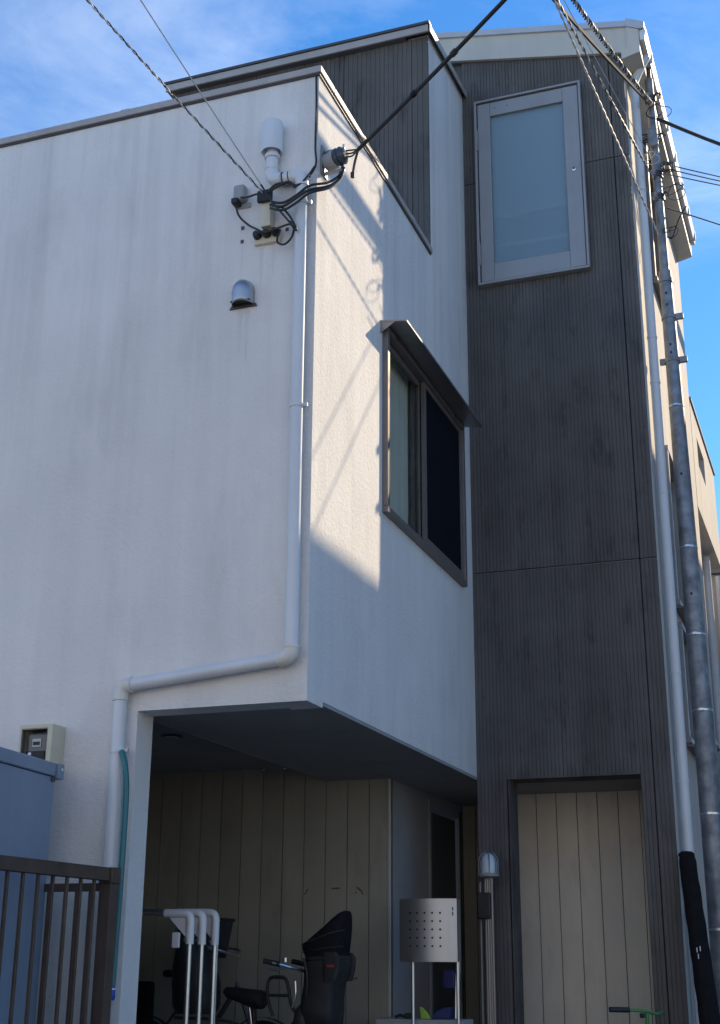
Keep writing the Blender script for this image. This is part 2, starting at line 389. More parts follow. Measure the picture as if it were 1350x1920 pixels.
# entrance recess
box('corner_trim', (-3.648, -3.634, 10.688, 10.72, G, 1.4985), 'fascia', house)
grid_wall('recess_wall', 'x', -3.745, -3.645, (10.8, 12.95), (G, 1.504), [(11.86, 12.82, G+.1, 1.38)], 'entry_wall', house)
d = box('entrance_door', (-3.71, -3.68, 11.88, 12.80, G+.1, 1.36), 'door_dark', house, .004)
box('door_frame', (-3.70, -3.632, 11.80, 11.858, G, 1.45), 'entry_wall', house, .004); box('door_frame', (-3.70, -3.64, 12.822, 12.88, G, 1.45), 'door_dark', house, .004)
tube('door_handle', bend((-3.64, 12.68, .3), (-3.62, 12.68, .0), (-3.64, 12.68, -.3), .04), .012, 'steel', d)
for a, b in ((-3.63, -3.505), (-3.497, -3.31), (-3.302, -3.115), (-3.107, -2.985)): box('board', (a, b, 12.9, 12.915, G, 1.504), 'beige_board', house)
box('board_backing', (-3.65, -2.9, 12.917, 13.0, G, 1.504), 'joint', house)

# ------------------------------------------------------------------ tower front cladding
OP = (-2.695, -1.60, G-.1, 1.503)
WIN = (-2.80, -1.79, 6.15, 8.14)
ztop = lambda x: 8.745-.197*(x+3.079)+.03
cols = [SX, -2.225, -1.492, RX]; rows = [G, 3.303, 7.284, 8.5]; JG = (.008, .004, 0)
for ci, (a, b) in enumerate(zip(cols, cols[1:])):
    for ri, (p, q) in enumerate(zip(rows, rows[1:])):
        ribbed('siding_panel', a+(0, .001, .004)[ci], b-(.001, .004, 0)[ci], p+(.004 if ri != 1 else .008), q-JG[ri], TY, .0325, 'dark_siding', house,
               holes=[OP, WIN], ztop=ztop if ri == 2 else None)
grid_wall('backing_wall', 'y', TY+.031, TY+.27, (SX, RX-.003), (G, 8.39), [OP, (-2.78, -1.81, 6.17, 8.12)], 'joint', house)
box('tower_wall', (-3.21, SX-.001, TY+.04, TY+.2, 8.0, 8.78), 'dark_siding', house)
box('lintel_trim', (-2.695, -1.60, TY-.006, TY+.28, 1.4935, 1.5028), 'dark_siding', house)
box('reveal', (-2.6945, -2.687, TY+.001, TY+.28, G, 1.493), 'dark_siding', house)
for a, b in ((SX+.003, -1.5), (-1.484, RX)): box('joint_flashing', (a, b, TY-.004, TY+.02, 3.2955, 3.3010), 'seam_metal', house)
# porch boards behind the opening
tb = [-3.09, -2.9, -2.716, -2.532, -2.345, -2.16, -1.975, -1.783, -1.60]
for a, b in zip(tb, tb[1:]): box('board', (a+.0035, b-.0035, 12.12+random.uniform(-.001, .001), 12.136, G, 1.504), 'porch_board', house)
box('board_backing', (-3.09, -1.5, 12.1375, 12.2, G, 1.504), 'joint', house)
box('board_trim', (-1.7735, -1.757, 12.10, 12.119, G, 1.504), 'fascia', house)

# tower window: broad grey sash with frosted glass
wd = box('tower_window', (-2.83, -1.765, TY-.018, TY-.002, 6.122, 6.14), 'aluminium', house)
wd['label'] = 'tall frosted window in a broad grey aluminium sash'
for b in ((-2.83, -1.765, TY-.075, TY-.019, 6.122, 6.146), (-2.83, -1.765, TY-.075, TY-.004, 8.150, 8.172), (-2.83, -2.806, TY-.075, TY-.004, 6.147, 8.149), (-1.789, -1.765, TY-.075, TY-.004, 6.147, 8.149)):
    box('frame', b, 'aluminium', wd, .004)
zs0, zs1 = 6.158, 8.138
box('stile', (-2.798, -2.672, TY-.055, TY+.01, zs0, zs1), 'aluminium', wd, .004); box('stile', (-1.945, -1.797, TY-.055, TY+.01, zs0, zs1), 'aluminium', wd, .004)
box('sash_rail', (-2.671, -1.946, TY-.053, TY+.01, zs0, 6.335), 'aluminium', wd, .003); box('sash_rail', (-2.671, -1.946, TY-.053, TY+.01, 7.985, zs1), 'aluminium', wd, .003)
box('pane', (-2.672, -1.945, TY-.02, TY-.012, 6.334, 7.986), 'frosted_glass', wd)
lathe('lock', [(.0, -.012), (.014, -.012), (.024, -.006), (.026, 0)], (-1.868, TY-.056, 7.20), 'steel', wd, 16, 'y')
lathe('keyhole', [(.0, -.004), (.01, -.003), (.01, 0)], (-1.868, TY-.068, 7.20), 'rubber', wd, 10, 'y')
for z in (7.72, 6.45): box('hinge', (-2.812, -2.796, TY-.085, TY-.056, z-.12, z+.12), 'aluminium', wd, .004)
box('blind', (-2.76, -1.83, TY+.02, TY+.028, 6.90, 8.1), 'blind', wd); box('blind', (-2.76, -1.83, TY+.03, TY+.036, 6.18, 6.86), 'lower_blind', wd)
for z, h in ((6.865, .034), (6.53, .03)): box('blind_rail', (-2.75, -1.84, TY+.003, TY+.019, z, z+h), 'rail_pale', wd)
for x in (-2.62, -2.50): box('screw_mark', (x, x+.006, TY-.056, TY-.0535, 8.06, 8.075), 'rubber', wd)

# ------------------------------------------------------------------ tower right wall, windows, roof
SIDEWIN = [(12.25, 13.15, 6.6, 8.2), (12.15, 13.05, 3.2, 4.72), (12.25, 12.95, 1.95, 3.0)]
grid_wall('tower_wall', 'x', RX-.15, RX, (TY+.031, 15.0), (G, 8.4), SIDEWIN, 'beige_wall', house)
for i, (a, b, p, q) in enumerate(SIDEWIN):
    w = box('window', (RX-.06, RX-.05, a+.02, b-.02, p+.02, q-.02), 'clear_glass', house)
    for bb in ((RX-.07, RX+.05, a-.03, b+.03, p-.03, p+.02), (RX-.07, RX+.04, a-.03, b+.03, q-.02, q+.03), (RX-.07, RX+.035, a-.03, a+.03, p+.021, q-.021), (RX-.07, RX+.035, b-.03, b+.03, p+.021, q-.021), (RX-.065, RX-.02, (a+b)/2-.02, (a+b)/2+.02, p+.021, q-.021)):
        box('window_frame', bb, 'aluminium' if i else 'bronze_frame', w, .004)
    prism('window_sill', [(RX+.0005, a-.05, p-.03), (RX+.09, a-.05, p-.055), (RX+.09, a-.05, p-.075), (RX+.0005, a-.05, p-.06)], (0, b-a+.1, 0), 'bronze_frame', w)
    box('curtain', (RX-.14, RX-.13, a, b, p, q), 'curtain', w)
box('tower_wall', (-5.4, RX, 15.001, 15.15, G, 8.38), 'beige_wall', house)
# sloping roof with broad fascia on the gable side
zb = lambda x: 8.745-.197*(x+3.079); zt = lambda x: 9.12-.193*(x+3.245)
prism('roof_deck', [(-3.22, 10.99, zb(-3.22)), (-1.30, 10.99, zb(-1.3)), (-1.30, 10.99, zt(-1.3)-.02), (-3.22, 10.99, zt(-3.22)-.02)], (0, 4.1, 0), 'roofing', house)
prism('gable_fascia', [(-3.22, 10.955, zb(-3.22)), (-1.292, 10.955, zb(-1.292)), (-1.292, 10.955, zt(-1.292)-.06), (-3.22, 10.955, zt(-3.22)-.06)], (0, .034, 0), 'fascia', house)
prism('gable_flashing', [(-3.23, 10.93, zt(-3.23)-.066), (-1.285, 10.93, zt(-1.285)-.066), (-1.285, 10.93, zt(-1.285)), (-3.23, 10.93, zt(-3.23))], (0, .06, 0), 'metal_light', house)
prism('eave_soffit', [(-1.349, 10.92, 8.30), (-1.17, 10.92, 8.345), (-1.17, 10.92, 8.60), (-1.289, 10.92, 8.66), (-1.289, 10.92, 8.42), (-1.349, 10.92, 8.405)], (0, 4.15, 0), 'fascia', house)
prism('eave_cap', [(-1.287, 10.91, 8.662), (-1.168, 10.91, 8.603), (-1.115, 10.91, 8.60), (-1.115, 10.91, 8.67), (-1.287, 10.91, 8.755)], (0, 4.17, 0), 'metal_light', house)
g = prism('gutter', [(-1.166, 10.93, 8.48), (-1.12, 10.93, 8.48), (-1.10, 10.93, 8.59), (-1.166, 10.93, 8.59)], (0, 4.1, 0), 'pvc', house)
for y in [11.3+.6*i for i in range(7)]: box('gutter_bracket', (-1.167, -1.096, y, y+.02, 8.475, 8.5985), 'metal_light', g)

# ------------------------------------------------------------------ sliding window with hood on the side wall
y0, y1, z0, z1 = 8.58, 10.64, 3.13, 4.55
sw = box('sliding_window', (SX-.09, SX+.045, y0-.03, y1+.03, z0-.035, z0+.012), 'bronze_frame', house, .004)
sw['label'] = 'bronze sliding window with a dark insect screen under a metal hood'
box('head_frame', (SX-.09, SX+.045, y0-.03, y1+.03, z1-.012, z1+.03), 'bronze_frame', sw, .004)
box('jamb', (SX-.09, SX+.045, y0-.03, y0+.02, z0+.013, z1-.013), 'bronze_frame', sw, .004); box('jamb', (SX-.09, SX+.045, y1-.02, y1+.03, z0+.013, z1-.013), 'bronze_frame', sw, .004)
mid = 9.50
def sash(xa, ya, yb, nm, gm):
    bm = bmesh.new()
    for b in ((xa, xa+.03, ya, ya+.045, z0+.016, z1-.016), (xa, xa+.03, yb-.045, yb, z0+.016, z1-.016), (xa, xa+.03, ya+.0455, yb-.0455, z0+.016, z0+.075), (xa, xa+.03, ya+.0455, yb-.0455, z1-.06, z1-.016)): a_box(bm, *b)
    s = obj(nm, bm, 'bronze_frame', sw); box('pane' if gm != 'screen' else 'mesh', (xa+.012, xa+.018, ya+.045, yb-.045, z0+.07, z1-.055), gm, s); return s
sash(SX-.045, y0+.022, mid+.06, 'sash', 'clear_glass'); sash(SX-.082, mid-.02, y1-.022, 'sash', 'clear_glass')
sash(SX-.002, mid+.02, y1-.021, 'insect_screen', 'screen')
bm = bmesh.new(); n = 96
vv = []
for i in range(n+1):
    y = 8.62+(10.4-8.62)*i/n; x = SX-.125+.016*math.sin(i*.95)+.008*math.sin(i*2.3)
    vv.append((bm.verts.new((x, y, z0-.02)), bm.verts.new((x, y, z1+.02))))
for a, b in zip(vv, vv[1:]): bm.faces.new((a[0], b[0], b[1], a[1]))
obj('curtain', bm, 'curtain', sw, True)
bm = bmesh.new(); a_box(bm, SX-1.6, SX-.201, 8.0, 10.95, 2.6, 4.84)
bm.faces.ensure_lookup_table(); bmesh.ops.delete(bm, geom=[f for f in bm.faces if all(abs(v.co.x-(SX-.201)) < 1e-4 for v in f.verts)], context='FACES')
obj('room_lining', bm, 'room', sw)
prism('window_hood', [(SX, 8.50, 4.605), (SX+.212, 8.50, 4.575), (SX+.212, 8.50, 4.56), (SX+.197, 8.50, 4.56), (SX+.197, 8.50, 4.567), (SX, 8.50, 4.592)], (0, 2.19, 0), 'hood_metal', sw)
prism('hood_cheek', [(SX, 8.503, 4.59), (SX+.12, 8.503, 4.578), (SX, 8.503, 4.50)], (0, .006, 0), 'hood_metal', sw)
for y in (9.65-.9, 9.65+.7): box('hood_bracket', (SX, SX+.05, y, y+.03, 4.55, 4.588), 'metal_dark', sw)

# ------------------------------------------------------------------ downpipe with overflow stack on the front wall
PY = FY-.058; PR = .0415
dp = thing('drain_pipe', 'white plastic drain pipe stepping down the front wall around the carport opening', 'pipe', (-4.17, PY, G))
tube('pipe', [(-3.045, PY, 1.78), (-3.05, PY, 5.0)], PR, 'pvc', dp, 18)
tube('pipe', [(-3.10, PY, 1.733), (-4.13, PY, 1.638)], PR, 'pvc', dp, 18)
tube('pipe', [(-4.182, PY, 1.56), (-4.172, PY, G)], PR, 'pvc', dp, 18)
tube('elbow', bend((-3.045, PY, 1.80), (-3.045, PY, 1.738), (-3.115, PY, 1.7315), .052, 8), PR+.005, 'pvc_yellowed', dp, 18)
tube('elbow', bend((-4.115, PY, 1.6395), (-4.182, PY, 1.632), (-4.182, PY, 1.55), .052, 8), PR+.005, 'pvc_yellowed', dp, 18)
tube('elbow', bend((-3.05, PY, 4.97), (-3.05, PY, 5.045), (-3.13, PY, 5.05), .055, 8), PR+.005, 'pvc', dp, 18)
tube('pipe', [(-3.13, PY, 5.05), (-3.21, PY, 5.053)], PR, 'pvc', dp, 18)
tube('elbow', bend((-3.20, PY, 5.053), (-3.275, PY, 5.056), (-3.275, PY, 5.14), .055, 8), PR+.005, 'pvc', dp, 18)
tube('pipe', [(-3.275, PY, 5.13), (-3.275, PY, 5.33)], PR, 'pvc', dp, 18)
lathe('collar', [(PR, 0), (PR+.01, .002), (PR+.01, .03), (PR, .034)], (-3.275, PY, 5.225), 'pvc', dp, 20)
lathe('vent_cap', [(.045, .035), (.068, 0), (.073, .0), (.075, .02), (.075, .215), (.068, .24), (.0, .248)], (-3.275, PY-.012, 5.268), 'pvc', dp, 26)
for p_, ax_ in (((-3.045, PY, 1.80), 'z'), ((-3.12, PY, 1.731), 'x'), ((-4.112, PY, 1.6398), 'x'), ((-4.1815, PY, 1.55), 'z'), ((-3.05, PY, 4.965), 'z'), ((-3.128, PY, 5.0502), 'x'), ((-3.202, PY, 5.053), 'x'), ((-3.275, PY, 5.14), 'z')):
    lathe('socket_rim', [(PR, -.007), (PR+.0085, -.006), (PR+.0085, .006), (PR, .007)], p_, 'pvc_yellowed', dp, 20, ax_)
for x, z in ((-3.0475, 3.36), (-3.0485, 4.83), (-4.178, 1.235)):
    s = lathe('clamp', [(PR, -.012), (PR+.006, -.012), (PR+.006, .012), (PR, .012)], (x, PY, z), 'pvc', dp, 20)
    box('clamp_tab', (x+PR*.8, x+PR+.03, PY-.006, PY+.006, z-.012, z+.012), 'metal_light', s)
for x in (-3.14, -3.185): lathe('cable_tie', [(PR, -.004), (PR+.004, -.004), (PR+.004, .004), (PR, .004)], (x, PY, 5.052), 'rubber', dp, 16, 'x')

# ------------------------------------------------------------------ wall fittings on the front wall
vh = thing('vent_hood', 'rounded silver vent hood with dark mouth on the white front wall', 'vent', (-3.475, FY, 4.15))
bm = bmesh.new(); prof = []
n = 16
for j in range(9):      # dome shell: half-round, closing over the top
    t = j/8; z = 4.165+.19*t; r = .078*math.sqrt(max(0, 1-max(0, (t-.45)/.55)**2)) if t > .45 else .078
    prof.append([bm.verts.new((-3.475-r*math.cos(math.pi*k/n), FY-.002-(1.35*r)*math.sin(math.pi*k/n)*(1-.12*(1-t)), z)) for k in range(n+1)])
for a, b in zip(prof, prof[1:]):
    for k in range(n): bm.faces.new((a[k], a[k+1], b[k+1], b[k]))
sh = obj('hood_shell', bm, 'stainless', vh, True); md = sh.modifiers.new('thick', 'SOLIDIFY'); md.thickness = .003
box('mouth_grille', (-3.545, -3.405, FY-.07, FY-.001, 4.176, 4.18), 'rubber', vh)
prism('flange', [(-3.575, FY-.012, 4.15), (-3.375, FY-.012, 4.15), (-3.385, FY-.012, 4.172), (-3.565, FY-.012, 4.172)], (0, .011, 0), 'metal_dark', vh)

for cx, cz, w, h in ((-3.50, 3.98, .018, .16), (-3.45, 3.95, .022, .19), (-3.36, 4.44, .02, .15), (-3.27, 4.47, .014, .12), (-3.505, 4.55, .008, .09), (-3.52, 4.78, .008, .11)):
    bm = bmesh.new(); L_, R_ = [], []
    for i in range(9):
        t = i/8; ww = w*(1-t)**.6*random.uniform(.75, 1.1)+.001; L_.append((cx-ww, FY-.0012, cz+h*(1-2*t))); R_.append((cx+ww, FY-.0012, cz+h*(1-2*t)))
    a_prism(bm, L_+R_[::-1], (0, .001, 0)); obj('drip_stain', bm, 'stain', house)
mb = thing('meter_box', 'cream electricity meter box on the white wall above the grey cabinet', 'meter', (-4.71, FY, 1.06))
bm = bmesh.new()
for b in ((-4.83, -4.816, 7.05, 7.06, 1.125, 1.41), (-4.626, -4.595, 7.05, 7.06, 1.125, 1.41), (-4.8155, -4.6265, 7.05, 7.06, 1.388, 1.41), (-4.8155, -4.6265, 7.05, 7.06, 1.125, 1.14),
          (-4.83, -4.82, 7.0605, 7.198, 1.125, 1.41), (-4.605, -4.595, 7.0605, 7.198, 1.125, 1.41), (-4.8195, -4.6055, 7.0605, 7.198, 1.40, 1.41), (-4.8195, -4.6055, 7.0605, 7.198, 1.125, 1.135), (-4.8195, -4.6055, 7.186, 7.198, 1.1355, 1.3995)): a_box(bm, *b)
obj('case', bm, 'cream', mb)
box('window_lining', (-4.8185, -4.6065, 7.18, 7.185, 1.137, 1.398), 'bronze_frame', mb)
for b in ((-4.8155, -4.810, 7.052, 7.09, 1.1405, 1.3875), (-4.632, -4.6268, 7.052, 7.09, 1.1405, 1.3875), (-4.8095, -4.6325, 7.052, 7.09, 1.381, 1.3875)): box('window_surround', b, 'bronze_frame', mb)
mm = box('meter', (-4.79, -4.648, 7.085, 7.179, 1.14, 1.362), 'meter_grey', mb, .012)
dsp = box('display', (-4.752, -4.688, 7.079, 7.0845, 1.275, 1.328), 'display', mm, .002); box('digit_window', (-4.744, -4.696, 7.0765, 7.0788, 1.287, 1.308), 'rubber', dsp)
box('terminal_cover', (-4.785, -4.65, 7.07, 7.0845, 1.13, 1.25), 'black_plastic', mm, .006)
lathe('seal', [(0, -.004), (.01, -.004), (.012, 0)], (-4.757, 7.069, 1.232), 'pvc_white', mm, 12, 'y')

jb = thing('junction_box', 'small grey cable junction box with a black mouth below the vent cap', 'junction box', (-3.50, FY, 4.92))
box('case', (-3.56, -3.475, FY-.07, FY, 4.955, 5.075), 'grey_plastic', jb, .018); box('gland', (-3.565, -3.515, FY-.085, FY-.01, 4.925, 4.965), 'black_plastic', jb, .008); box('flange', (-3.55, -3.45, FY-.012, FY-.001, 4.915, 4.953), 'grey_plastic', jb, .003)
ts = thing('terminal_bracket', 'cream upright bracket and base plate holding black cable glands', 'bracket', (-3.32, FY, 4.6))
box('upright', (-3.338, -3.268, FY-.075, FY-.001, 4.70, 4.90), 'cream', ts, .006)
box('base_plate', (-3.405, -3.215, FY-.03, FY-.001, 4.60, 4.699), 'cream', ts, .005); box('clamp_block', (-3.36, -3.25, FY-.11, FY-.0755, 4.875, 4.965), 'black_plastic', ts, .012)
for x in (-3.375, -3.305, -3.24): lathe('gland', [(0, -.045), (.02, -.045), (.026, -.03), (.03, -.01), (.03, 0)], (x, FY-.031, 4.66), 'black_plastic', ts, 12, 'y')
for x, z in ((-3.505, 4.765), (-3.505, 4.66), (-3.175, 4.69), (-3.30, 5.115)):
    o = box('anchor_plug', (x-.012, x+.012, FY-.006, FY-.0005, z-.014, z+.014), 'metal_dark', None, .003)
    tag(o, {4.765: 'upper rusty anchor plug left of the cream bracket', 4.66: 'lower rusty anchor plug left of the cream bracket', 4.69: 'rusty anchor plug between bracket and drain pipe', 5.115: 'small anchor plug just left of the vent cap pipe'}[z], 'anchor')
def cable(label, pts, r=.0075, mat='rubber', k=8, name='cable', n=7):
    return tag(tube(name, curve(pts, k), r, mat, None, n), label, 'cable')
q = FY
cable('black cable from the grey junction box to the clamp on the bracket', [(-3.515, q-.06, 4.975), (-3.45, q-.07, 4.955), (-3.37, q-.09, 4.95), (-3.32, q-.1, 4.93)])
cable('black cable drooping from the junction box down to the base plate', [(-3.54, q-.06, 4.93), (-3.51, q-.06, 4.83), (-3.44, q-.05, 4.75), (-3.37, q-.05, 4.70), (-3.32, q-.06, 4.66)])
cable('upper black cable arching under the horizontal drain pipe', [(-3.28, q-.1, 4.95), (-3.22, q-.1, 4.99), (-3.14, q-.1, 4.985), (-3.06, q-.1, 4.95), (-3.0, q-.08, 5.02), (-2.972, q-.03, 5.12)])
cable('lower black cable arching under the horizontal drain pipe', [(-3.28, q-.11, 4.93), (-3.2, q-.11, 4.965), (-3.12, q-.12, 4.975), (-3.075, q-.11, 4.93)], .009)
cable('black service cable looping past the drain pipe to the corner bracket', [(-3.25, q-.1, 4.86), (-3.15, q-.14, 4.81), (-3.05, q-.16, 4.83), (-2.96, q-.14, 4.90), (-2.88, q-.02, 4.98), (SX+.12, q+.10, 5.10), (SX+.14, q+.11, 5.17)], .009)
cable('second black service cable looping below the first past the drain pipe', [(-3.26, q-.1, 4.84), (-3.15, q-.15, 4.775), (-3.05, q-.17, 4.80), (-2.96, q-.15, 4.86), (-2.87, q-.02, 4.95), (SX+.13, q+.09, 5.07), (SX+.15, q+.10, 5.16)], .010)
cable('lowest black service cable looping past the drain pipe', [(-3.25, q-.12, 4.80), (-3.14, q-.16, 4.74), (-3.04, q-.18, 4.76), (-2.95, q-.16, 4.83), (-2.86, q-.03, 4.93), (SX+.14, q+.07, 5.05), (SX+.16, q+.09, 5.15)], .009)
cable('black cable loop hanging below the cream base plate', [(-3.20, q-.06, 4.66), (-3.215, q-.07, 4.57), (-3.16, q-.08, 4.53), (-3.11, q-.07, 4.58), (-3.10, q-.06, 4.67), (-3.13, q-.06, 4.71)])
cable('black cable running from the glands to a loop beside the drain pipe', [(-3.36, q-.08, 4.66), (-3.27, q-.09, 4.645), (-3.18, q-.09, 4.66), (-3.11, q-.1, 4.66), (-3.06, q-.13, 4.59), (-3.05, q-.14, 4.60), (-3.10, q-.13, 4.70), (-3.17, q-.12, 4.80)])
cable('thin black cable clipped down the white corner from the parapet', [(-2.985, FY-.006, 5.93), (-2.978, FY-.008, 5.6), (-2.98, FY-.008, 5.3), (-2.972, FY-.01, 5.15), (-3.0, FY-.05, 5.03)], .007)
for z in (5.75, 5.46, 5.19): pass

# insulator bracket on the sunlit corner
ib = thing('insulator_bracket', 'grey metal bracket holding a dark blue insulator at the sunlit corner', 'insulator', (SX, 7.40, 5.2))
box('wall_plate', (SX+.0005, SX+.012, 7.25, 7.36, 5.12, 5.34), 'hood_metal', ib, .003)
box('arm', (SX+.0125, SX+.16, 7.29, 7.32, 5.30, 5.315), 'hood_metal', ib, .003); box('arm', (SX+.0125, SX+.16, 7.29, 7.32, 5.13, 5.145), 'hood_metal', ib, .003)
bm = bmesh.new(); a_tube(bm, [(SX+.03, 7.31, 5.225), (SX+.11, 7.28, 5.228)], .062, 18); obj('housing', bm, 'grey_plastic', ib, True)
tube('insulator', [(SX+.11, 7.28, 5.228), (SX+.125, 7.275, 5.229), (SX+.14, 7.27, 5.229), (SX+.155, 7.265, 5.23), (SX+.17, 7.26, 5.23), (SX+.185, 7.255, 5.23)], [.05, .066, .048, .064, .046, .03], 'insulator', ib, 18)
tube('bolt', [(SX+.15, 7.30, 5.10), (SX+.15, 7.30, 5.34)], .009, 'steel', ib, 8)

# ------------------------------------------------------------------ overhead wires
def ray(x, y, Y):
    dd = fw*FPX+r2*(x-675)+u2*(960-y); return dd*(Y/dd.y)
def sag(a, b, s, n=20):
    a, b = Vector(a), Vector(b); return [a.lerp(b, i/n)-Vector((0, 0, s*4*(i/n)*(1-i/n))) for i in range(n+1)]
def beyond(a, b, k): a, b = Vector(a), Vector(b); return a+(b-a)*k
def twisted(name, pts, r, off, turns, mats, label):
    o = thing(name, label, 'cable', pts[0]); pts = [Vector(p) for p in pts]
    L = [0]
    for a, b in zip(pts, pts[1:]): L.append(L[-1]+(b-a).length)
    N = int(turns*10)
    for s, mt in enumerate(mats):
        P = []; seg = 0
        for i in range(N+1):
            l = L[-1]*i/N
            while seg < len(L)-2 and L[seg+1] < l: seg += 1
            t = (l-L[seg])/(L[seg+1]-L[seg]); c = pts[seg].lerp(pts[seg+1], t); d_ = (pts[seg+1]-pts[seg]).normalized()
            a = d_.cross(Vector((0, 0, 1))).normalized(); b = d_.cross(a); w = 2*math.pi*(turns*i/N+s/len(mats))
            P.append(c+(a*math.cos(w)+b*math.sin(w))*off)
        tube('strand', P, r, mt, o, 6)
    return o
A = (-3.30, FY-.14, 4.92)
twisted('twisted_drop_wire', sag(A, beyond(A, ray(175, 0, 5.5), 3.2), .05, 16), .0042, .005, 46, ['white_wire', 'rubber'], 'twisted black and white drop wire from the wall bracket to the sky')
A2 = (-3.32, FY-.13, 4.99)
tag(tube('drop_wire', sag(A2, beyond(A2, ray(270, 0, 5.6), 3.2), .04, 16), .0045, 'white_wire', None, 6), 'thin grey drop wire beside the twisted wire at the wall bracket', 'cable')
cable('dark end of the thin drop wire crossing the bracket down to the pipe', [(-3.32, q-.13, 4.99), (-3.22, q-.16, 4.82), (-3.12, q-.17, 4.68), (-3.06, q-.16, 4.60)], .007)
B = (SX+.19, 7.25, 5.23)
tc_ = thing('service_cable', 'thick black service cable rising from the corner insulator across the tower', 'cable', B)
sp = ray(672, 280, 7.0)
main = sag(sp, beyond(sp, ray(925, 0, 6.3), 3.5), .10, 24)
tube('cable', main, .0135, 'rubber', tc_, 9)
for i, dz in enumerate((.02, -.005, -.03)): tube('strand', curve([B+Vector((0, 0, dz)) if False else (B[0], B[1], B[2]+dz), Vector((B[0], B[1], B[2]+dz)).lerp(sp, .5)-Vector((0, 0, .01*i)), sp], 6), .006, 'rubber', tc_, 6)
tube('cable_tail', curve([sp, sp+Vector((-.03, .02, -.07)), sp+Vector((-.05, .03, -.16)), ], 6), .0085, 'rubber', tc_, 7)
lathe('tail_end', [(0, -.02), (.014, -.018), (.016, .015), (0, .02)], sp+Vector((-.05, .03, -.165)), 'rubber', tc_, 10)
for k in (.13, .16, .22): 
    p = main[int(24*k)]; dd = (main[int(24*k)+1]-p).normalized(); tube('cable_band', [p-dd*.02, p+dd*.02], .02, 'rubber', tc_, 9)

# steel pole at the right with its hardware
PB, PT = Vector((-1.085, 11.4, G)), Vector((-1.158, 11.4, 8.35))
def pl(z): return PB.lerp(PT, (z-G)/(PT.z-G))
def pr(z): return .104-.0062*(z-G) if z < 6.3 else .045-.003*(z-6.3)
pole = thing('utility_pole', 'galvanised steel utility pole beside the tower with bands and brackets', 'pole', PB)
zz = [G, .5, 2, 3.5, 5, 6.2]; tube('shaft', [pl(z) for z in zz], [pr(z) for z in zz], 'galvanised', pole, 24)
tube('shaft', [pl(6.2), pl(8.35)], [pr(6.31), pr(8.35)], 'galvanised', pole, 20)
tube('stub', [pl(8.35), pl(8.6)], .028, 'metal_dark', pole, 12)
for z in (6.1, 5.72, 5.28):
    b = lathe('band', [(pr(z), -.02), (pr(z)+.008, -.02), (pr(z)+.008, .02), (pr(z), .02)], pl(z), 'galvanised', pole, 24); x, y = pl(z).x, pl(z).y
    if z < 6.05:
        box('band_lug', (x+pr(z), x+pr(z)+.07, y-.02, y+.02, z-.028, z+.028), 'galvanised', b, .005)
        if z < 5.5: box('band_lug', (x-pr(z)-.05, x-pr(z), y-.02, y+.02, z-.028, z+.028), 'galvanised', b, .005)
for z in (4.82, 3.48, 2.7, 2.05, 1.2, .3):
    b = lathe('strap', [(pr(z), -.008), (pr(z)+.003, -.008), (pr(z)+.003, .008), (pr(z), .008)], pl(z), 'steel', pole, 24)
    x, y = pl(z).x, pl(z).y-pr(z); box('buckle', (x-.02, x+.02, y-.012, y-.003, z-.012, z+.012), 'steel', b, .003)
for z in (5.95, 5.83, 5.42, 5.34, 4.15, 3.05): box('step_hole', (pl(z).x-.009, pl(z).x+.009, pl(z).y-pr(z)-.003, pl(z).y-pr(z)+.01, z-.012, z+.012), 'rubber', pole)
for z, w in ((8.12, .07), (7.65, .08), (7.25, .07), (7.0, .06)):
    h_ = lathe('hardware_band', [(pr(z), -.03), (pr(z)+.016, -.03), (pr(z)+.016, .03), (pr(z), .03)], pl(z), 'metal_dark', pole, 16)
    p = pl(z); tube('hook', curve([p+Vector((pr(z), -.03, 0)), p+Vector((pr(z)+w*.5, -.06, .02)), p+Vector((pr(z)+w, -.05, -.01))], 5), .010, 'metal_dark', h_, 7)
    lathe('spool', [(.012, -.03), (.034, -.028), (.02, 0), (.034, .028), (.012, .03)], p+Vector((-.02, -pr(z)-.04, -.02)), 'galvanised', h_, 14)
box('pole_box', (-1.20, -1.10, 11.28, 11.33, 7.52, 7.72), 'galvanised', pole, .02)

def wire(label, a, b, s, r, mat='rubber', name='overhead_wire', n=20): return tag(tube(name, sag(a, b, s, n), r, mat, None, 6), label, 'cable')
ptop = pl(8.02)+Vector((0, -.07, 0))
E1 = beyond(ptop, ray(1048, 0, 8.6), 3)
wire('thick black cable from the pole top crossing the tower roof edge', ptop, beyond(ptop, ray(1056, 0, 8.8), 3), .12, .017)
twisted('spiral_wrapped_cable', sag(pl(8.0)+Vector((.02, -.08, 0)), beyond(pl(8.0), ray(1078, 0, 8.7), 2.6), .08, 14), .008, .014, 42, ['white_wire', 'metal_dark', 'metal_dark'], 'spiral wrapped cable bundle rising from the pole to the top edge')
twisted('twisted_line', sag(pl(7.15)+Vector((-.02, -.09, 0)), beyond(pl(7.15), ray(1052, 0, 8.2), 2.6), .06, 14), .006, .006, 40, ['white_wire', 'metal_dark'], 'twisted grey line descending across the tower to the middle of the pole')
twisted('twisted_line', sag(pl(6.55)+Vector((-.02, -.09, 0)), beyond(pl(6.55), ray(1045, 0, 8.0), 2.6), .04, 14), .005, .005, 40, ['white_wire', 'white_wire'], 'lowest pale twisted line descending across the tower to the pole')
wire('thin pale wire between the twisted lines over the tower corner', pl(7.3)+Vector((0, -.08, 0)), beyond(pl(7.3), ray(1060, 0, 8.4), 2.6), .05, .0035, 'white_wire')
pA = pl(7.85)+Vector((.06, -.08, -.02))
wire('thick black cable leaving the pole to the right edge', pA, beyond(pA, ray(1350, 266, 12.3), 2.4), .03, .019)
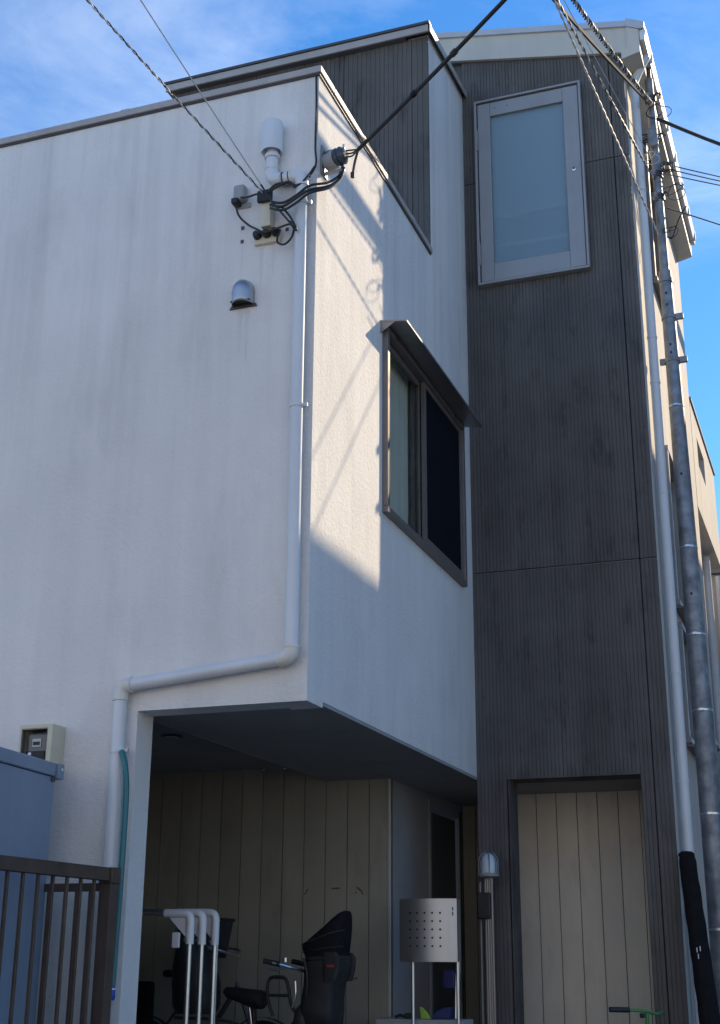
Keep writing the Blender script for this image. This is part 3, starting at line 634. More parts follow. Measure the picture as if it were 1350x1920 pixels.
for i, (zz_, yy) in enumerate(((7.33, 330), (7.28, 338), (7.22, 346))):
    a = pl(zz_)+Vector((.08, -.06, 0)); wire(['upper thin wire leaving the pole coil to the right', 'middle thin wire leaving the pole coil to the right', 'lower thin wire leaving the pole coil to the right'][i], a, beyond(a, ray(1350, yy, 12.3), 2.4), .01, .006)
a = pl(6.85)+Vector((.07, -.05, 0)); wire('thin black wire leaving the pole below the coil to the right', a, beyond(a, ray(1350, 423, 12.3), 2.4), -.01, .007)
c0 = pl(7.28)+Vector((.09, -.07, 0)); P = []
for i in range(60):
    w = i*.52; P.append(c0+Vector((.05*math.cos(w)+.0009*i, .02*math.sin(w*1.3), .06*math.sin(w)*(1-.3*math.sin(i)))))
tag(tube('wire_coil', P, .005, 'metal_dark', None, 5), 'tangled coil of thin wire on the right side of the pole', 'cable')
c0 = pl(7.65)+Vector((-.07, -.09, 0)); P = []
for i in range(60):
    w = i*.5; P.append(c0+Vector((.09*math.cos(w)+.0012*i, .02*math.sin(w*1.3), .035*math.sin(w)-.0012*i)))
tag(tube('wire_coil', P, .005, 'rubber', None, 5), 'loop of black wire on the left side of the pole', 'cable')
for j, (zc_, dx_, dy_, rad, lab) in enumerate(((7.95, .02, -.08, .10, 'large loose wire loop hanging at the pole top'), (7.45, -.08, -.08, .07, 'small pale wire loop left of the pole coil'), (7.05, .12, -.06, .09, 'loose wire loop right of the pole below the coil'), (6.62, .06, -.07, .05, 'small wire loop low on the upper pole'))):
    rj = random.Random(j+5); c0 = pl(zc_)+Vector((dx_, dy_, 0)); P = []
    for i in range(34):
        w = i*.42; k_ = rad*(1+.25*math.sin(i*.7+j)); P.append(c0+Vector((k_*math.cos(w)+.002*i, .03*math.sin(w*.8), .7*k_*math.sin(w)-.002*i)))
    tag(tube('wire_loop', P, .004, ('rubber', 'white_wire', 'metal_dark', 'rubber')[j], None, 5), lab, 'cable')
cable('curved black wire hanging below the coil beside the eave', [pl(6.85)+Vector((.25, -.05, -.02)), pl(6.7)+Vector((.17, -.05, .0)), pl(6.5)+Vector((.10, -.06, .02)), pl(6.55)+Vector((.05, -.07, -.02))], .007)
# street wires out of view on the right; their shadows fall on the sunlit wall
ob = tag(tube('street_cable_bundle', sag((.15, -6, 8.80), (.15, 40, 8.80), .0, 4), .088, 'rubber', None, 12), 'thick bundle of street cables overhead, right of the view', 'cable')  # unseen bundle added to cast the level shadow band on the sunlit wall
Ld = Vector((.5506, .8347, .62))
for i, (pa, pb) in enumerate((((SX, 8.4, 4.45), (SX, 7.35, 3.2)), ((SX, 8.5, 4.1), (SX, 7.3, 2.62)), ((SX, 8.5, 4.72), (SX, 7.3, 5.0)))):
    a, b = Vector(pa)+Ld*5.7, Vector(pb)+Ld*5.7
    if i == 2: continue
    tag(tube('street_wire', [a+(a-b)*3, b-(a-b)*2], .0065, 'rubber', None, 6), ['higher slanting street wire right of the view', 'lower slanting street wire right of the view', 'gently sloping street wire right of the view'][i], 'cable')

# ------------------------------------------------------------------ downpipe at the tower corner
rp = thing('tower_downpipe', 'grey plastic downpipe at the right corner of the dark tower', 'pipe', (-1.29, 11.33, G))
DPY = 11.21
tube('pipe', [(-1.283, DPY, G), (-1.283, DPY, 8.1)], .042, 'pvc', rp, 18)
tube('elbow', curve([(-1.283, DPY, 8.08), (-1.283, DPY, 8.2), (-1.22, DPY, 8.35), (-1.15, DPY, 8.48)], 5), .044, 'pvc', rp, 16)
for z in (7.0, 5.45, 5.0, 3.95, 2.35, 1.45): lathe('clamp', [(.042, -.01), (.047, -.01), (.047, .01), (.042, .01)], (-1.283, DPY, z), 'pvc', rp, 20)

bag = thing('leaning_bag', 'long black fabric bag leaning against the downpipe by the tower', 'bag', (-1.1, 10.6, G))
t0, t1 = Vector((-1.275, 10.98, .86)), Vector((-1.10, 10.62, G+.01)); P = []; rr = []
for i in range(29):
    t = i/28; P.append(t0.lerp(t1, t)+Vector((.002*math.sin(i*1.7), .002*math.cos(i*2.3), 0))); rr.append((.066+.018*t)*(1+.015*math.sin(i*1.9)) if 0 < i < 28 else .055)
tube('sleeve', P, rr, 'black_fabric', bag, 16)
lathe('drawstring_end', [(0, .02), (.04, .015), (.062, 0), (.064, -.02)], t0, 'black_fabric', bag, 14)
for dx, dz in ((-.012, .0), (.012, .01), (-.005, -.045)): box('white_mark', (-1.208+dx-.003, -1.208+dx+.003, 10.752, 10.756, .12+dz, .155+dz), 'pvc_white', bag)

# ------------------------------------------------------------------ porch lamp on its ribbed riser
lp = thing('porch_lamp', 'caged dome lamp on a ribbed grey post beside the dark tower pier', 'lamp', (-2.845, 10.85, G))
bm = bmesh.new()
for i in range(4): a_tube(bm, [(-2.872+.018*i, 10.85-.006*(i % 2), G), (-2.872+.018*i, 10.85-.006*(i % 2), .69)], .0105, 8)
obj('post', bm, 'post_warm', lp, True)
bm = bmesh.new(); a_tube(bm, [(-2.922, 10.87, G), (-2.922, 10.87, .66)], .014, 10); obj('conduit', bm, 'bronze_frame', lp, True)
box('control_box', (-2.935, -2.822, 10.80, 10.836, .37, .575), 'black_plastic', lp, .012)
lathe('lamp_base', [(0, 0), (.06, 0), (.082, .012), (.085, .03), (.07, .036)], (-2.843, 10.85, .69), 'grey_plastic', lp, 24)
lathe('globe', [(.066, .03), (.07, .08), (.068, .125), (.055, .165), (.03, .19), (0, .198)], (-2.843, 10.85, .69), 'lens', lp, 24)
for k in range(4):
    a = k*math.pi/4+.35; dx, dy = math.cos(a), math.sin(a); c = Vector((-2.843, 10.85, .69)); P = []
    for i in range(15):
        w = math.pi*i/14; r_ = .078*math.cos(w); zz_ = .125+.082*math.sin(w) if 0 < i < 14 else .03; P.append(c+Vector((dx*r_, dy*r_, zz_)))
    tube('guard_bar', P, .005, 'galvanised', lp, 6)

# ------------------------------------------------------------------ mailbox, ledge, small toys
mbx = thing('mailbox', 'brushed steel mailbox with a dot grid on two thin legs', 'mailbox', (-3.16, 10.2, G))
bm = bmesh.new(); n = 16; fr = []; bk = []
for i in range(n+1):
    t = i/n; x = -3.39+.46*t; y = 10.20-.045*math.sin(math.pi*t)
    fr.append((bm.verts.new((x, y, .04)), bm.verts.new((x, y, .50)))); bk.append((bm.verts.new((x, 10.30, .04)), bm.verts.new((x, 10.30, .50))))
for i in range(n):
    bm.faces.new((fr[i][0], fr[i+1][0], fr[i+1][1], fr[i][1])); bm.faces.new((bk[i][0], bk[i][1], bk[i+1][1], bk[i+1][0]))
    bm.faces.new((fr[i][1], fr[i+1][1], bk[i+1][1], bk[i][1])); bm.faces.new((fr[i][0], bk[i][0], bk[i+1][0], fr[i+1][0]))
for i in (0, n): bm.faces.new((fr[i][0], fr[i][1], bk[i][1], bk[i][0]))
case = obj('case', bm, 'stainless', mbx, True)
bm = bmesh.new()
for i in range(5):
    for j in range(5):
        x = -3.295+.0605*i; t = (x+3.39)/.46; a_tube(bm, [(x, 10.1995-.045*math.sin(math.pi*t)-.002, .395-.0605*j), (x, 10.25, .395-.0605*j)], .0085, 8)
obj('dot_grid', bm, 'rubber', case)
for z, h in ((.415, .022), (.375, .028)): box('mark', (-2.963, -2.955, 10.186, 10.19, z, z+h), 'rubber', case)
for x in (-3.30, -2.945): tube('leg', [(x, 10.25, G), (x, 10.25, .04)], .014, 'steel', mbx, 12)
tag(box('ledge_wall', (-3.63, -2.93, 10.32, 10.62, G, -.375), 'concrete', None, .01), 'low concrete ledge below the mailbox', 'ledge')
prism_pts = [(-3.29, 10.40, -.374), (-3.21, 10.40, -.374), (-3.235, 10.40, -.33), (-3.275, 10.40, -.29), (-3.298, 10.40, -.285)]
o = prism('toy_shovel', prism_pts, (0, .03, 0), 'lime', None, .006); tag(o, 'lime green toy scoop lying on the ledge under the mailbox', 'toy')
o = prism('toy_bucket', [(-3.205, 10.40, -.374), (-3.06, 10.40, -.374), (-3.045, 10.40, -.285), (-3.10, 10.40, -.288), (-3.17, 10.40, -.32)], (0, .10, 0), 'navy', None, .008); tag(o, 'navy blue toy tub on the ledge under the mailbox', 'toy')
o = thing('garden_tap_handle', 'small black tool lying at the left end of the ledge', 'tool', (-3.43, 10.42, -.374))
tube('grip', curve([(-3.50, 10.42, -.365), (-3.46, 10.42, -.35), (-3.42, 10.43, -.362)], 5), .011, 'black_plastic', o, 8); box('head', (-3.425, -3.37, 10.40, 10.45, -.374, -.335), 'black_plastic', o, .01)
o['label'] = 'small black tool lying at the left end of the ledge'; o.name = 'hand_tool'
br = thing('leaning_brush', 'thin handled dark brush behind the mailbox legs', 'brush', (-3.1, 10.9, G))
tube('handle', [(-3.13, 10.75, G), (-3.13, 10.85, -.05)], .009, 'steel', br, 8); box('head', (-3.24, -3.14, 10.83, 10.87, -.16, -.02), 'navy', br, .01)

# ------------------------------------------------------------------ cabinet, fence and hose at the left
cab = thing('storage_cabinet', 'blue grey metal storage cabinet standing against the white wall', 'cabinet', (-4.45, 6.95, G))
ax = Vector((-.058, .70, 0)).normalized(); nx = Vector((ax.y, -ax.x, 0)); c0 = Vector((-4.40, 6.25, 0))
def cabpt(s, n_, z): p = c0+ax*s+nx*n_; return (p.x, p.y, z)
def cabox(name, s0, s1, n0, n1, z0_, z1_, mat, parent, bev=.004):
    return prism(name, [cabpt(s0, n0, z0_), cabpt(s1, n0, z0_), cabpt(s1, n1, z0_), cabpt(s0, n1, z0_)], (0, 0, z1_-z0_), mat, parent, bev)
cabox('body', -1.2, .675, -.80, -.012, G, 1.058, 'cabinet', cab)
lid = cabox('lid', -1.22, .665, -.82, 0, 1.062, 1.142, 'cabinet', cab, .008)
cabox('lid_cap', .668, .735, -.82, .018, 1.05, 1.142, 'cabinet', lid, .006); cabox('latch', .69, .715, .0185, .022, 1.10, 1.115, 'pvc', lid, .001)
cabox('bracket', .625, .66, -.010, .002, 1.03, 1.058, 'metal_dark', lid, .002)

fe = thing('fence', 'dark brown metal railing fence in front of the grey cabinet', 'fence', (-4.05, 6.9, G))
fa = Vector((-4.054, 6.95, 0)); fd = Vector((-.076, -.993, 0)).normalized(); fn = Vector((-fd.y, fd.x, 0))
def fbox(name, s0, s1, n0, n1, z0_, z1_, parent, bev=.003):
    p = [fa+fd*s+fn*n_ for s, n_ in ((s0, n0), (s1, n0), (s1, n1), (s0, n1))]
    return prism(name, [(v.x, v.y, z0_) for v in p], (0, 0, z1_-z0_), 'brown_fence', parent, bev)
fbox('rail', .06, 2.6, -.03, .03, .455, .528, fe); fbox('rail', .06, 2.6, -.02, .02, G+.1, G+.15, fe)
fbox('post', -.02, .058, -.04, .04, G, .44, fe); fbox('post_cap', -.03, .059, -.045, .045, .441, .53, fe)
for i in range(19): fbox('bar', .157+.127*i, .174+.127*i, -.0085, .0085, G+.15, .455, fe, .002)
fb = thing('corner_railing', 'short dark brown railing panel running along the wall behind the fence corner', 'fence', (-4.3, 7.0, G))
def gb(name, b): return box(name, b, 'brown_fence', fb, .003)
gb('rail', (-4.60, -4.105, 6.90, 6.94, .40, .445)); gb('rail', (-4.60, -4.105, 6.905, 6.935, G+.1, G+.14))
for x in (-4.165, -4.255, -4.33, -4.44, -4.54): gb('bar', (x-.009, x+.009, 6.908, 6.932, G+.141, .399))

hs = thing('garden_hose', 'teal garden hose hanging from the drain pipe clamp with a blue connector', 'hose', (-4.11, PY, -.2))
tube('hose', curve([(-4.136, PY-.03, 1.225), (-4.122, PY-.035, 1.205), (-4.096, PY-.04, 1.12), (-4.082, PY-.035, .95), (-4.086, PY-.03, .5), (-4.093, PY-.03, .1), (-4.097, PY-.03, -.11)], 8), .0185, 'teal', hs, 12)
lathe('connector', [(.017, 0), (.019, -.012), (.017, -.02), (.022, -.03), (.022, -.075), (.016, -.085), (0, -.086)], (-4.10, PY-.03, -.105), 'blue', hs, 14)
lathe('connector_ring', [(.018, 0), (.0225, 0), (.0225, -.008), (.018, -.008)], (-4.10, PY-.03, -.125), 'pvc_white', hs, 14)
tube('hose_loop', curve([(-4.205, PY+.03, .98), (-4.213, PY+.032, .9), (-4.222, PY+.03, .7), (-4.236, PY+.03, .3), (-4.245, PY+.03, -.6)], 8), .008, 'teal', hs, 8)

# ------------------------------------------------------------------ bicycle shelter frame (three nested hoops)
cf = thing('cover_frame', 'three nested steel tube hoops with white plastic elbows in the carport', 'frame', (-4.25, 8.45, G))
for i, (y, x, h) in enumerate(((8.30, -4.222, 1.0), (8.48, -4.222, 1.0), (8.72, -4.242, 1.0))):
    zt_ = .328+.01*i; k = y/8.3
    t = tube('hoop_tube', [(x, y, G), (x, y, zt_-.03)], .0175, 'steel', cf, 12)
    tube('hoop_arm', [(x-.03, y, zt_), (x-.85, y, zt_+.02)], .0165, 'steel', t, 12)
    tube('elbow', bend((x, y, .135), (x, y, zt_), (x-.19, y, zt_+.003), .05, 8), .0285, 'pvc_white', t, 14)
    prism('gusset', [(x-.018, y-.006, .17), (x-.018, y-.006, zt_-.015), (x-.165, y-.006, zt_-.015)], (0, .012, 0), 'pvc_white', t)
    lathe('cap_screw', [(0, -.008), (.012, -.006), (.012, 0)], (x-.02, y-.022, .16), 'steel', t, 8, 'y')
tube('brace_tube', [(-4.26, 8.78, G), (-4.26, 8.78, .18)], .0165, 'steel', cf, 12)
box('fabric_clip', (-4.345, -4.285, 8.275, 8.295, .11, .21), 'pvc_white', cf, .01)

# ------------------------------------------------------------------ bicycles in the carport
def wheel(parent, c, r):
    bm = bmesh.new(); P = [Vector(c)+Vector((r*math.cos(a), 0, r*math.sin(a))) for a in [i*2*math.pi/36 for i in range(36)]]
    rings = []
    for i, p in enumerate(P):
        rd = (p-Vector(c)).normalized(); rings.append([bm.verts.new(p+rd*.022*math.cos(k*math.pi/4)+Vector((0, .022*math.sin(k*math.pi/4), 0))) for k in range(8)])
    for i in range(36):
        for k in range(8): bm.faces.new((rings[i][k], rings[i][(k+1) % 8], rings[(i+1) % 36][(k+1) % 8], rings[(i+1) % 36][k]))
    w = obj('wheel', bm, 'rubber', parent, True)
    bm = bmesh.new()
    for i in range(18): a = i*2*math.pi/18; a_tube(bm, [Vector(c)+Vector((.02*math.cos(a+1.2), .02*(-1)**i, .02*math.sin(a+1.2))), Vector(c)+Vector(((r-.03)*math.cos(a), 0, (r-.03)*math.sin(a)))], .0014, 4, False)
    obj('spokes', bm, 'steel', w); tube('hub', [Vector(c)+Vector((0, -.05, 0)), Vector(c)+Vector((0, .05, 0))], .022, 'steel', w, 10)
    bm = bmesh.new(); Q = [Vector(c)+Vector(((r+.045)*math.cos(a), 0, (r+.045)*math.sin(a))) for a in [R(20)+i*R(150)/14 for i in range(15)]]
    for p, q_ in zip(Q, Q[1:]): bm.faces.new([bm.verts.new(v) for v in (p+Vector((0, -.035, 0)), p+Vector((0, .035, 0)), q_+Vector((0, .035, 0)), q_+Vector((0, -.035, 0)))])
    obj('mudguard', bm, 'black_plastic', w)
def soft(name, rings, mat, parent):
    """closed loft through rings of points"""
    bm = bmesh.new(); V = [[bm.verts.new(p) for p in r_] for r_ in rings]
    for a, b in zip(V, V[1:]):
        for k in range(len(a)): bm.faces.new((a[k], a[(k+1) % len(a)], b[(k+1) % len(b)], b[k]))
    bm.faces.new(V[0]); bm.faces.new(V[-1]); return obj(name, bm, mat, parent, True)
def oval(cx, cy, cz, rx, ry, n=18, p=2.6): return [(cx+rx*math.copysign(abs(math.cos(a))**(2/p), math.cos(a)), cy+ry*math.copysign(abs(math.sin(a))**(2/p), math.sin(a)), cz) for a in [i*2*math.pi/n for i in range(n)]]
by = 9.6
bk_ = thing('bicycle', 'dark city bicycle with a hooded black child seat at the handlebar', 'bicycle', (-4.1, by, G))
wheel(bk_, (-4.72, by, G+.30), .28); wheel(bk_, (-3.55, by, G+.27), .25)
hd = (-3.88, by, -.25); bb = (-4.30, by, G+.28)
bm = bmesh.new()
for p, q_, r_ in ((hd, bb, .022), ((-4.33, by, -.28), bb, .018), ((-4.33, by, -.42), (-4.72, by-.05, G+.30), .011), ((-4.33, by, -.42), (-4.72, by+.05, G+.30), .011), (bb, (-4.72, by-.05, G+.30), .011), (bb, (-4.72, by+.05, G+.30), .011), ((-3.86, by, -.36), (-4.30, by, -.62), .016)): a_tube(bm, [p, q_], r_, 10)
obj('frame', bm, 'black_plastic', bk_, True)
tube('fork', curve([(-3.87, by-.05, -.30), (-3.75, by-.05, -.52), (-3.55, by-.05, G+.27)], 5), .012, 'metal_dark', bk_, 8); tube('fork', curve([(-3.87, by+.05, -.30), (-3.75, by+.05, -.52), (-3.55, by+.05, G+.27)], 5), .012, 'metal_dark', bk_, 8)
tube('seat_post', [(-4.335, by, -.45), (-4.375, by, -.22)], .013, 'steel', bk_, 10)
S = []
for t, wv, zt_, zl in ((0, .03, -.165, -.20), (.06, .045, -.148, -.225), (.3, .055, -.150, -.25), (.55, .075, -.158, -.28), (.75, .10, -.163, -.30), (.92, .105, -.168, -.30), (1, .07, -.185, -.275)):
    x = -4.235-.335*(1-t) if False else -4.235-.335*(1-t); x = -4.57+.335*t
    S.append([(x, by+wv*math.sin(a), (zt_+zl)/2+(zt_-zl)/2*math.cos(a)) for a in [i*2*math.pi/14 for i in range(14)]])
S = [[(-8.805-p[0], p[1], p[2]) for p in r_] for r_ in S] if False else S
soft('saddle', S, 'black_plastic', bk_)
tube('handlebar', curve([(-4.12, by-.27, .035), (-4.02, by-.25, .012), (-3.90, by-.1, -.03), (-3.88, by, -.05), (-3.90, by+.1, -.03), (-4.02, by+.25, .012), (-4.12, by+.27, .035)], 5), .011, 'steel', bk_, 8)
tube('stem', [(-3.875, by, -.27), (-3.875, by, -.04)], .014, 'steel', bk_, 10)
for s in (-1, 1):
    tube('grip', [(-4.02, by+s*.25, .014), (-4.14, by+s*.272, .037)], .019, 'rubber', bk_, 10); tube('brake_lever', curve([(-3.98, by+s*.25, -.01), (-4.03, by+s*.262, -.03), (-4.11, by+s*.275, -.02)], 4), .006, 'steel', bk_, 6)
# front child seat: deep shell with wings, folded hood above, grab loop
def slab(cx, cz, rx, ry, tilt=0., p=4.5): return [(x, y, z+tilt*(x-cx)) for x, y, z in oval(cx, by, cz, rx*.88, ry, 24, p)]
soft('child_seat', [slab(-3.77, -.44, .09, .12), slab(-3.775, -.40, .135, .15), slab(-3.785, -.30, .155, .165), slab(-3.78, -.22, .148, .16), slab(-3.765, -.12, .145, .16), slab(-3.75, -.04, .155, .172), slab(-3.745, .02, .162, .18, .05), slab(-3.742, .07, .155, .175, .05)], 'black_plastic', bk_)
soft('foot_guard', [slab(-3.90, -.46, .05, .14), slab(-3.905, -.40, .07, .16), slab(-3.90, -.30, .06, .15), slab(-3.89, -.26, .03, .13)], 'black_plastic', bk_)
for s_ in (-1, 1): soft('wing', [[(x, by+s_*.165+(y-by)*.12, z) for x, y, z in slab(cx, cz, rx, .17)] for cx, cz, rx in ((-3.66, -.10, .05), (-3.655, -.02, .07), (-3.655, .06, .075), (-3.665, .10, .055))], 'black_plastic', bk_)
hoodsh = soft('seat_hood', [slab(-3.745, .055, .150, .172, .05, 3.5), slab(-3.75, .10, .17, .18, .10, 3), slab(-3.755, .16, .185, .185, .22, 3), slab(-3.745, .215, .185, .18, .38, 2.8), slab(-3.715, .265, .155, .165, .52, 2.6), slab(-3.68, .31, .115, .14, .6, 2.5), slab(-3.65, .35, .075, .11, .6, 2.4), slab(-3.632, .375, .04, .07, .5, 2.2)], 'black_fabric', bk_)
tube('hood_hem', [(x, y, z) for x, y, z in slab(-3.745, .05, .160, .181, .05, 3.5)]+[slab(-3.745, .05, .160, .181, .05, 3.5)[0]], .008, 'rubber', hoodsh, 6)
for dz in (.12, .2): tube('hood_rib', [(x, y-.001, z) for x, y, z in slab(-3.752, dz, .179 if dz < .15 else .188, .1835 if dz < .15 else .1855, .14 if dz < .15 else .34, 3)][12:24], .005, 'rubber', hoodsh, 6)
tube('harness', curve([(-3.86, by-.19, .06), (-3.83, by-.192, -.06), (-3.84, by-.175, -.2)], 5), .009, 'rubber', bk_, 6)
box('seat_badge', (-3.68, -3.625, by-.197, by-.19, -.005, .014), 'red', bk_, .003)
tube('grab_loop', curve([(-3.93, by-.12, -.33), (-3.98, by-.12, -.26), (-4.0, by-.12, -.16), (-4.03, by-.12, -.085), (-4.10, by-.12, -.075), (-4.155, by-.12, -.09), (-4.17, by-.12, -.17), (-4.15, by-.12, -.27), (-4.12, by-.12, -.34)], 5), .013, 'black_plastic', bk_, 8)
tube('cross_loop', [(-4.165, by-.12, -.2), (-3.985, by-.12, -.2)], .011, 'black_plastic', bk_, 8)
tube('seat_strap', curve([(-3.93, by-.17, -.10), (-3.925, by-.175, -.19), (-3.95, by-.17, -.28)], 5), .008, 'steel', bk_, 6)
# rear child seat
soft('child_seat', [oval(-4.80, by, -.34, .14, .14), oval(-4.80, by, -.28, .17, .17), oval(-4.81, by, -.12, .175, .18), oval(-4.83, by, .0, .15, .175), oval(-4.86, by, .12, .10, .16), oval(-4.88, by, .24, .07, .15), oval(-4.89, by, .29, .04, .12)], 'black_plastic', bk_)
tube('carrier', curve([(-4.42, by, -.42), (-4.6, by, -.38), (-4.98, by, -.37)], 4), .012, 'metal_dark', bk_, 8)
tube('bell', [(-4.0, by-.2, .03), (-4.0, by-.2, .06)], .02, 'steel', bk_, 10)
# second bicycle deeper in the shade at the left
b2 = thing('bicycle', 'second bicycle with black basket and red trim in the dark carport corner', 'bicycle', (-5.0, 10.1, G)); y2 = 10.15
wheel(b2, (-5.55, y2, G+.33), .30); wheel(b2, (-4.50, y2, G+.33), .30)
bm = bmesh.new()
for p, q_, r_ in (((-4.72, y2, -.15), (-5.12, y2, G+.30), .02), ((-5.2, y2, -.15), (-5.12, y2, G+.30), .017), ((-5.18, y2, -.25), (-5.55, y2, G+.33), .011), ((-5.12, y2, G+.30), (-5.55, y2, G+.33), .011), ((-4.73, y2, -.12), (-4.50, y2, G+.33), .014)): a_tube(bm, [p, q_], r_, 10)
obj('frame', bm, 'metal_dark', b2, True)
tube('handlebar', curve([(-4.95, y2-.26, .14), (-4.82, y2-.22, .12), (-4.74, y2, .08), (-4.82, y2+.22, .12), (-4.95, y2+.26, .14)], 5), .011, 'steel', b2, 8)
tube('grip', [(-4.86, y2-.235, .13), (-4.98, y2-.265, .145)], .018, 'teal', b2, 10)
S2 = [[(-5.36+.28*t, y2+wv*math.sin(a), -.06+.03*math.cos(a)) for a in [i*2*math.pi/12 for i in range(12)]] for t, wv in ((0, .06), (.2, .09), (.55, .055), (1, .02))]
soft('saddle', S2, 'black_plastic', b2)
bkt = soft('basket', [oval(-4.99, y2, .06, .13, .15), oval(-4.99, y2, .2, .155, .17), oval(-4.99, y2, .345, .18, .19)], 'black_plastic', b2)
bm = bmesh.new(); P = oval(-4.99, y2, .352, .185, .195, 24); a_tube(bm, P+[P[0]], .011, 6, False); obj('rim', bm, 'black_plastic', bkt, True); box('trim', (-4.86, -4.80, y2-.21, y2-.19, .335, .352), 'red', bkt, .004)
box('reflector', (-5.92, -5.88, y2-.04, y2+.04, -.28, -.16), 'red', b2, .008); box('bag', (-5.75, -5.4, y2-.2, y2-.08, -.45, -.12), 'black_fabric', b2, .03)

# green child's bicycle by the tower opening
gk = thing('kick_bike', 'small green child bicycle with black grips by the tower opening', 'bicycle', (-1.65, 10.75, G))
tube('handlebar', curve([(-1.80, 10.47, -.285), (-1.72, 10.52, -.287), (-1.62, 10.60, -.295), (-1.555, 10.70, -.315), (-1.53, 10.80, -.31), (-1.525, 10.92, -.30)], 6), .0125, 'green', gk, 10)
tube('grip', [(-1.845, 10.445, -.285), (-1.715, 10.525, -.287)], .019, 'rubber', gk, 12)
tube('stem', [(-1.60, 10.63, -.305), (-1.62, 10.66, -.62)], .015, 'green', gk, 10); box('bell', (-1.655, -1.615, 10.60, 10.63, -.345, -.31), 'black_plastic', gk, .012)
wheel(gk, (-1.63, 10.62, G+.16), .14); wheel(gk, (-2.13, 10.62, G+.16), .14)
tube('frame', [(-1.62, 10.62, -.60), (-1.88, 10.62, -.72), (-2.13, 10.62, G+.16)], .018, 'green', gk, 10); tube('fork', [(-1.62, 10.62, -.62), (-1.63, 10.62, G+.16)], .014, 'green', gk, 8)
soft('saddle', [[(-2.1+.2*t, 10.62+wv*math.sin(a), -.60+.02*math.cos(a)) for a in [i*2*math.pi/12 for i in range(12)]] for t, wv in ((0, .05), (.3, .07), (.7, .04), (1, .02))], 'black_plastic', gk)
tube('seat_post', [(-2.0, 10.62, -.62), (-1.96, 10.62, -.75)], .012, 'steel', gk, 8)

# ------------------------------------------------------------------ buildings farther along the side street
fh = thing('house', 'beige house with a solid balcony parapet behind the steel pole', 'house', (-3, 17, G))
grid_wall('balcony_wall', 'x', RX-.12, RX, (15.2, 17.95), (5.15, 6.5), [(15.75, 16.55, 5.85, 6.22)], 'beige_wall', fh)
box('balcony_wall', (-4.5, RX-.121, 17.83, 17.95, 5.15, 6.5), 'beige_wall', fh); box('balcony_floor', (-4.5, RX-.121, 15.2, 17.829, 5.15, 5.3), 'beige_wall', fh)
box('balcony_coping', (-4.5, RX+.02, 15.2, 17.98, 6.501, 6.54), 'metal_dark', fh)
grid_wall('wall', 'x', -1.75, -1.55, (15.2, 17.6), (G, 5.149), [(15.9, 16.9, 2.6, 4.3), (15.9, 16.9, -.2, 1.4)], 'beige_wall', fh)
box('wall', (-5, -1.551, 17.601, 17.75, G, 5.149), 'beige_wall', fh)
for z in (2.6, -.2):
    w = box('window', (-1.70, -1.69, 15.9, 16.9, z, z+(1.7 if z > 0 else 1.6)), 'clear_glass', fh); box('sill', (-1.549, -1.46, 15.85, 16.95, z-.06, z-.005), 'bronze_frame', w, .004); box('mullion', (-1.689, -1.65, 16.38, 16.42, z+.002, z+1.59), 'aluminium', w)
tube('pipe', [(-1.48, 17.2, G), (-1.48, 17.2, 5.1)], .05, 'pvc', fh, 14)
nh = thing('house', 'plain pale grey house beyond the beige balcony house at the right edge', 'house', (-4, 20, G))
grid_wall('wall', 'y', 18.6, 18.8, (-7, -1.1), (G, 5.25), [(-2.6, -1.75, 2.6, 4.0), (-2.6, -1.75, -.1, 1.4)], 'beige_wall', nh); box('wall', (-1.3, -1.1, 18.801, 26, G, 5.25), 'beige_wall', nh); box('roof', (-7, -1.02, 18.5, 26, 5.251, 5.36), 'roofing', nh)
for z in (2.6, -.1):
    w = box('window', (-2.6, -1.75, 18.68, 18.69, z, z+1.4), 'clear_glass', nh); box('mullion', (-2.2, -2.15, 18.63, 18.679, z+.001, z+1.399), 'aluminium', w); box('sill', (-2.65, -1.7, 18.54, 18.599, z-.06, z-.005), 'bronze_frame', w, .004)
tube('pipe', [(-1.45, 18.53, G), (-1.45, 18.53, 5.2)], .045, 'pvc', nh, 12)
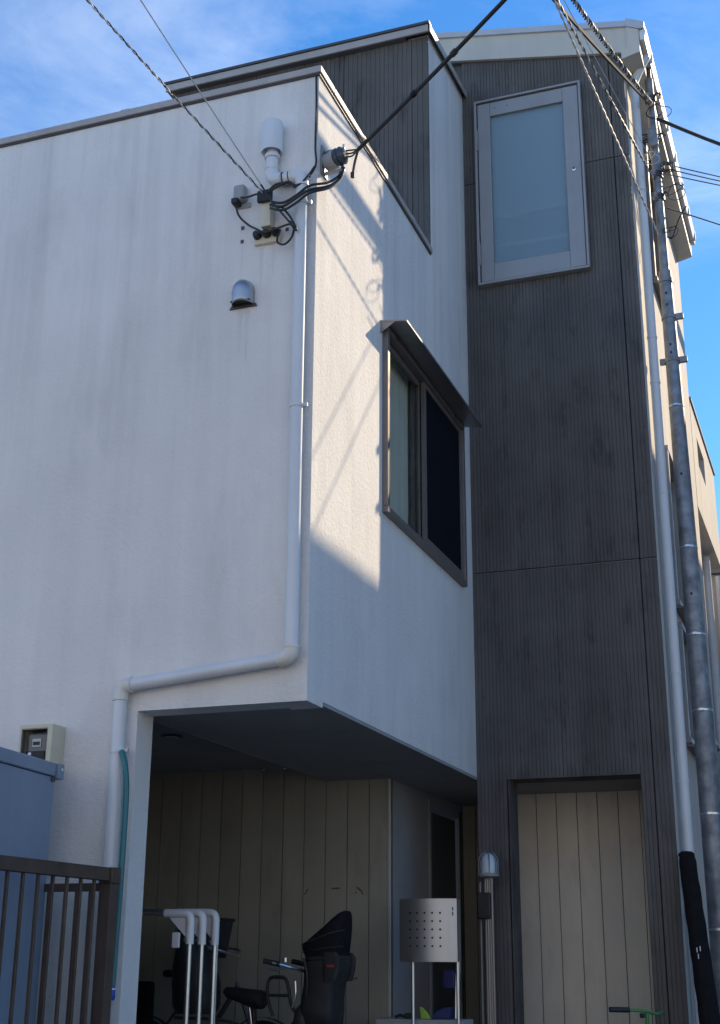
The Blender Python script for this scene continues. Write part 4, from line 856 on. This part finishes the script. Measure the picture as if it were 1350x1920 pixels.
# building across the side street: its shadow lies over the lower walls
nb = thing('building', 'plain grey building across the side street, right of the view', 'building', (5, 18, G))
grid_wall('wall', 'x', 3.0, 3.2, (10, 34), (G, 9.1), [(12+3*i, 13.4+3*i, z, z+1.3) for i in range(7) for z in (0, 3, 6)], 'neighbour', nb)
box('wall', (3.2, 9, 10, 10.2, G, 9.1), 'neighbour', nb); box('wall', (3.2, 9, 33.8, 34, G, 9.1), 'neighbour', nb); box('roof', (2.98, 9, 9.98, 34.02, 9.101, 9.24), 'roofing', nb)
for i in range(7):
    for z in (0, 3, 6): w = box('window', (3.1, 3.11, 12+3*i, 13.4+3*i, z, z+1.3), 'clear_glass', nb); box('sill', (2.94, 3.0, 11.95+3*i, 13.45+3*i, z-.06, z-.005), 'aluminium', w)
# unseen houses added behind the viewer to block low sky and bounce light
for i, (x0_, x1_, yb_, h_) in enumerate(((-22, -13.6, -6.2, 6.6), (-13, -5.2, -5.6, 7.4), (-4.6, 3.4, -6.0, 6.2), (4.2, 13, -5.8, 7.6))):
    h = thing('house', ['low rendered house across the road, farthest left behind the viewer', 'taller rendered house across the road, left behind the viewer', 'low rendered house across the road, straight behind the viewer', 'taller rendered house across the road, right behind the viewer'][i], 'house', ((x0_+x1_)/2, yb_, G), 'houses across the road')
    hm = 'opposite_render'
    ho = [(x0_+1+2.4*k, x0_+2.4+2.4*k, z, z+1.2) for k in range(3) for z in (0, 2.9)]
    grid_wall('wall', 'y', yb_-.2, yb_, (x0_, x1_), (G, h_), ho, hm, h)
    box('wall', (x0_, x0_+.2, yb_-7, yb_-.201, G, h_), 'neighbour', h); box('wall', (x1_-.2, x1_, yb_-7, yb_-.201, G, h_), 'neighbour', h)
    box('roof', (x0_-.2, x1_+.2, yb_-7, yb_+.3, h_+.001, h_+.18), 'roofing', h)
    for u0, u1, z0_, z1_ in ho: w = box('window', (u0, u1, yb_-.12, yb_-.11, z0_, z1_), 'clear_glass', h); box('mullion', ((u0+u1)/2-.02, (u0+u1)/2+.02, yb_-.109, yb_-.08, z0_, z1_), 'aluminium', w)
bpy.context.view_layer.update()
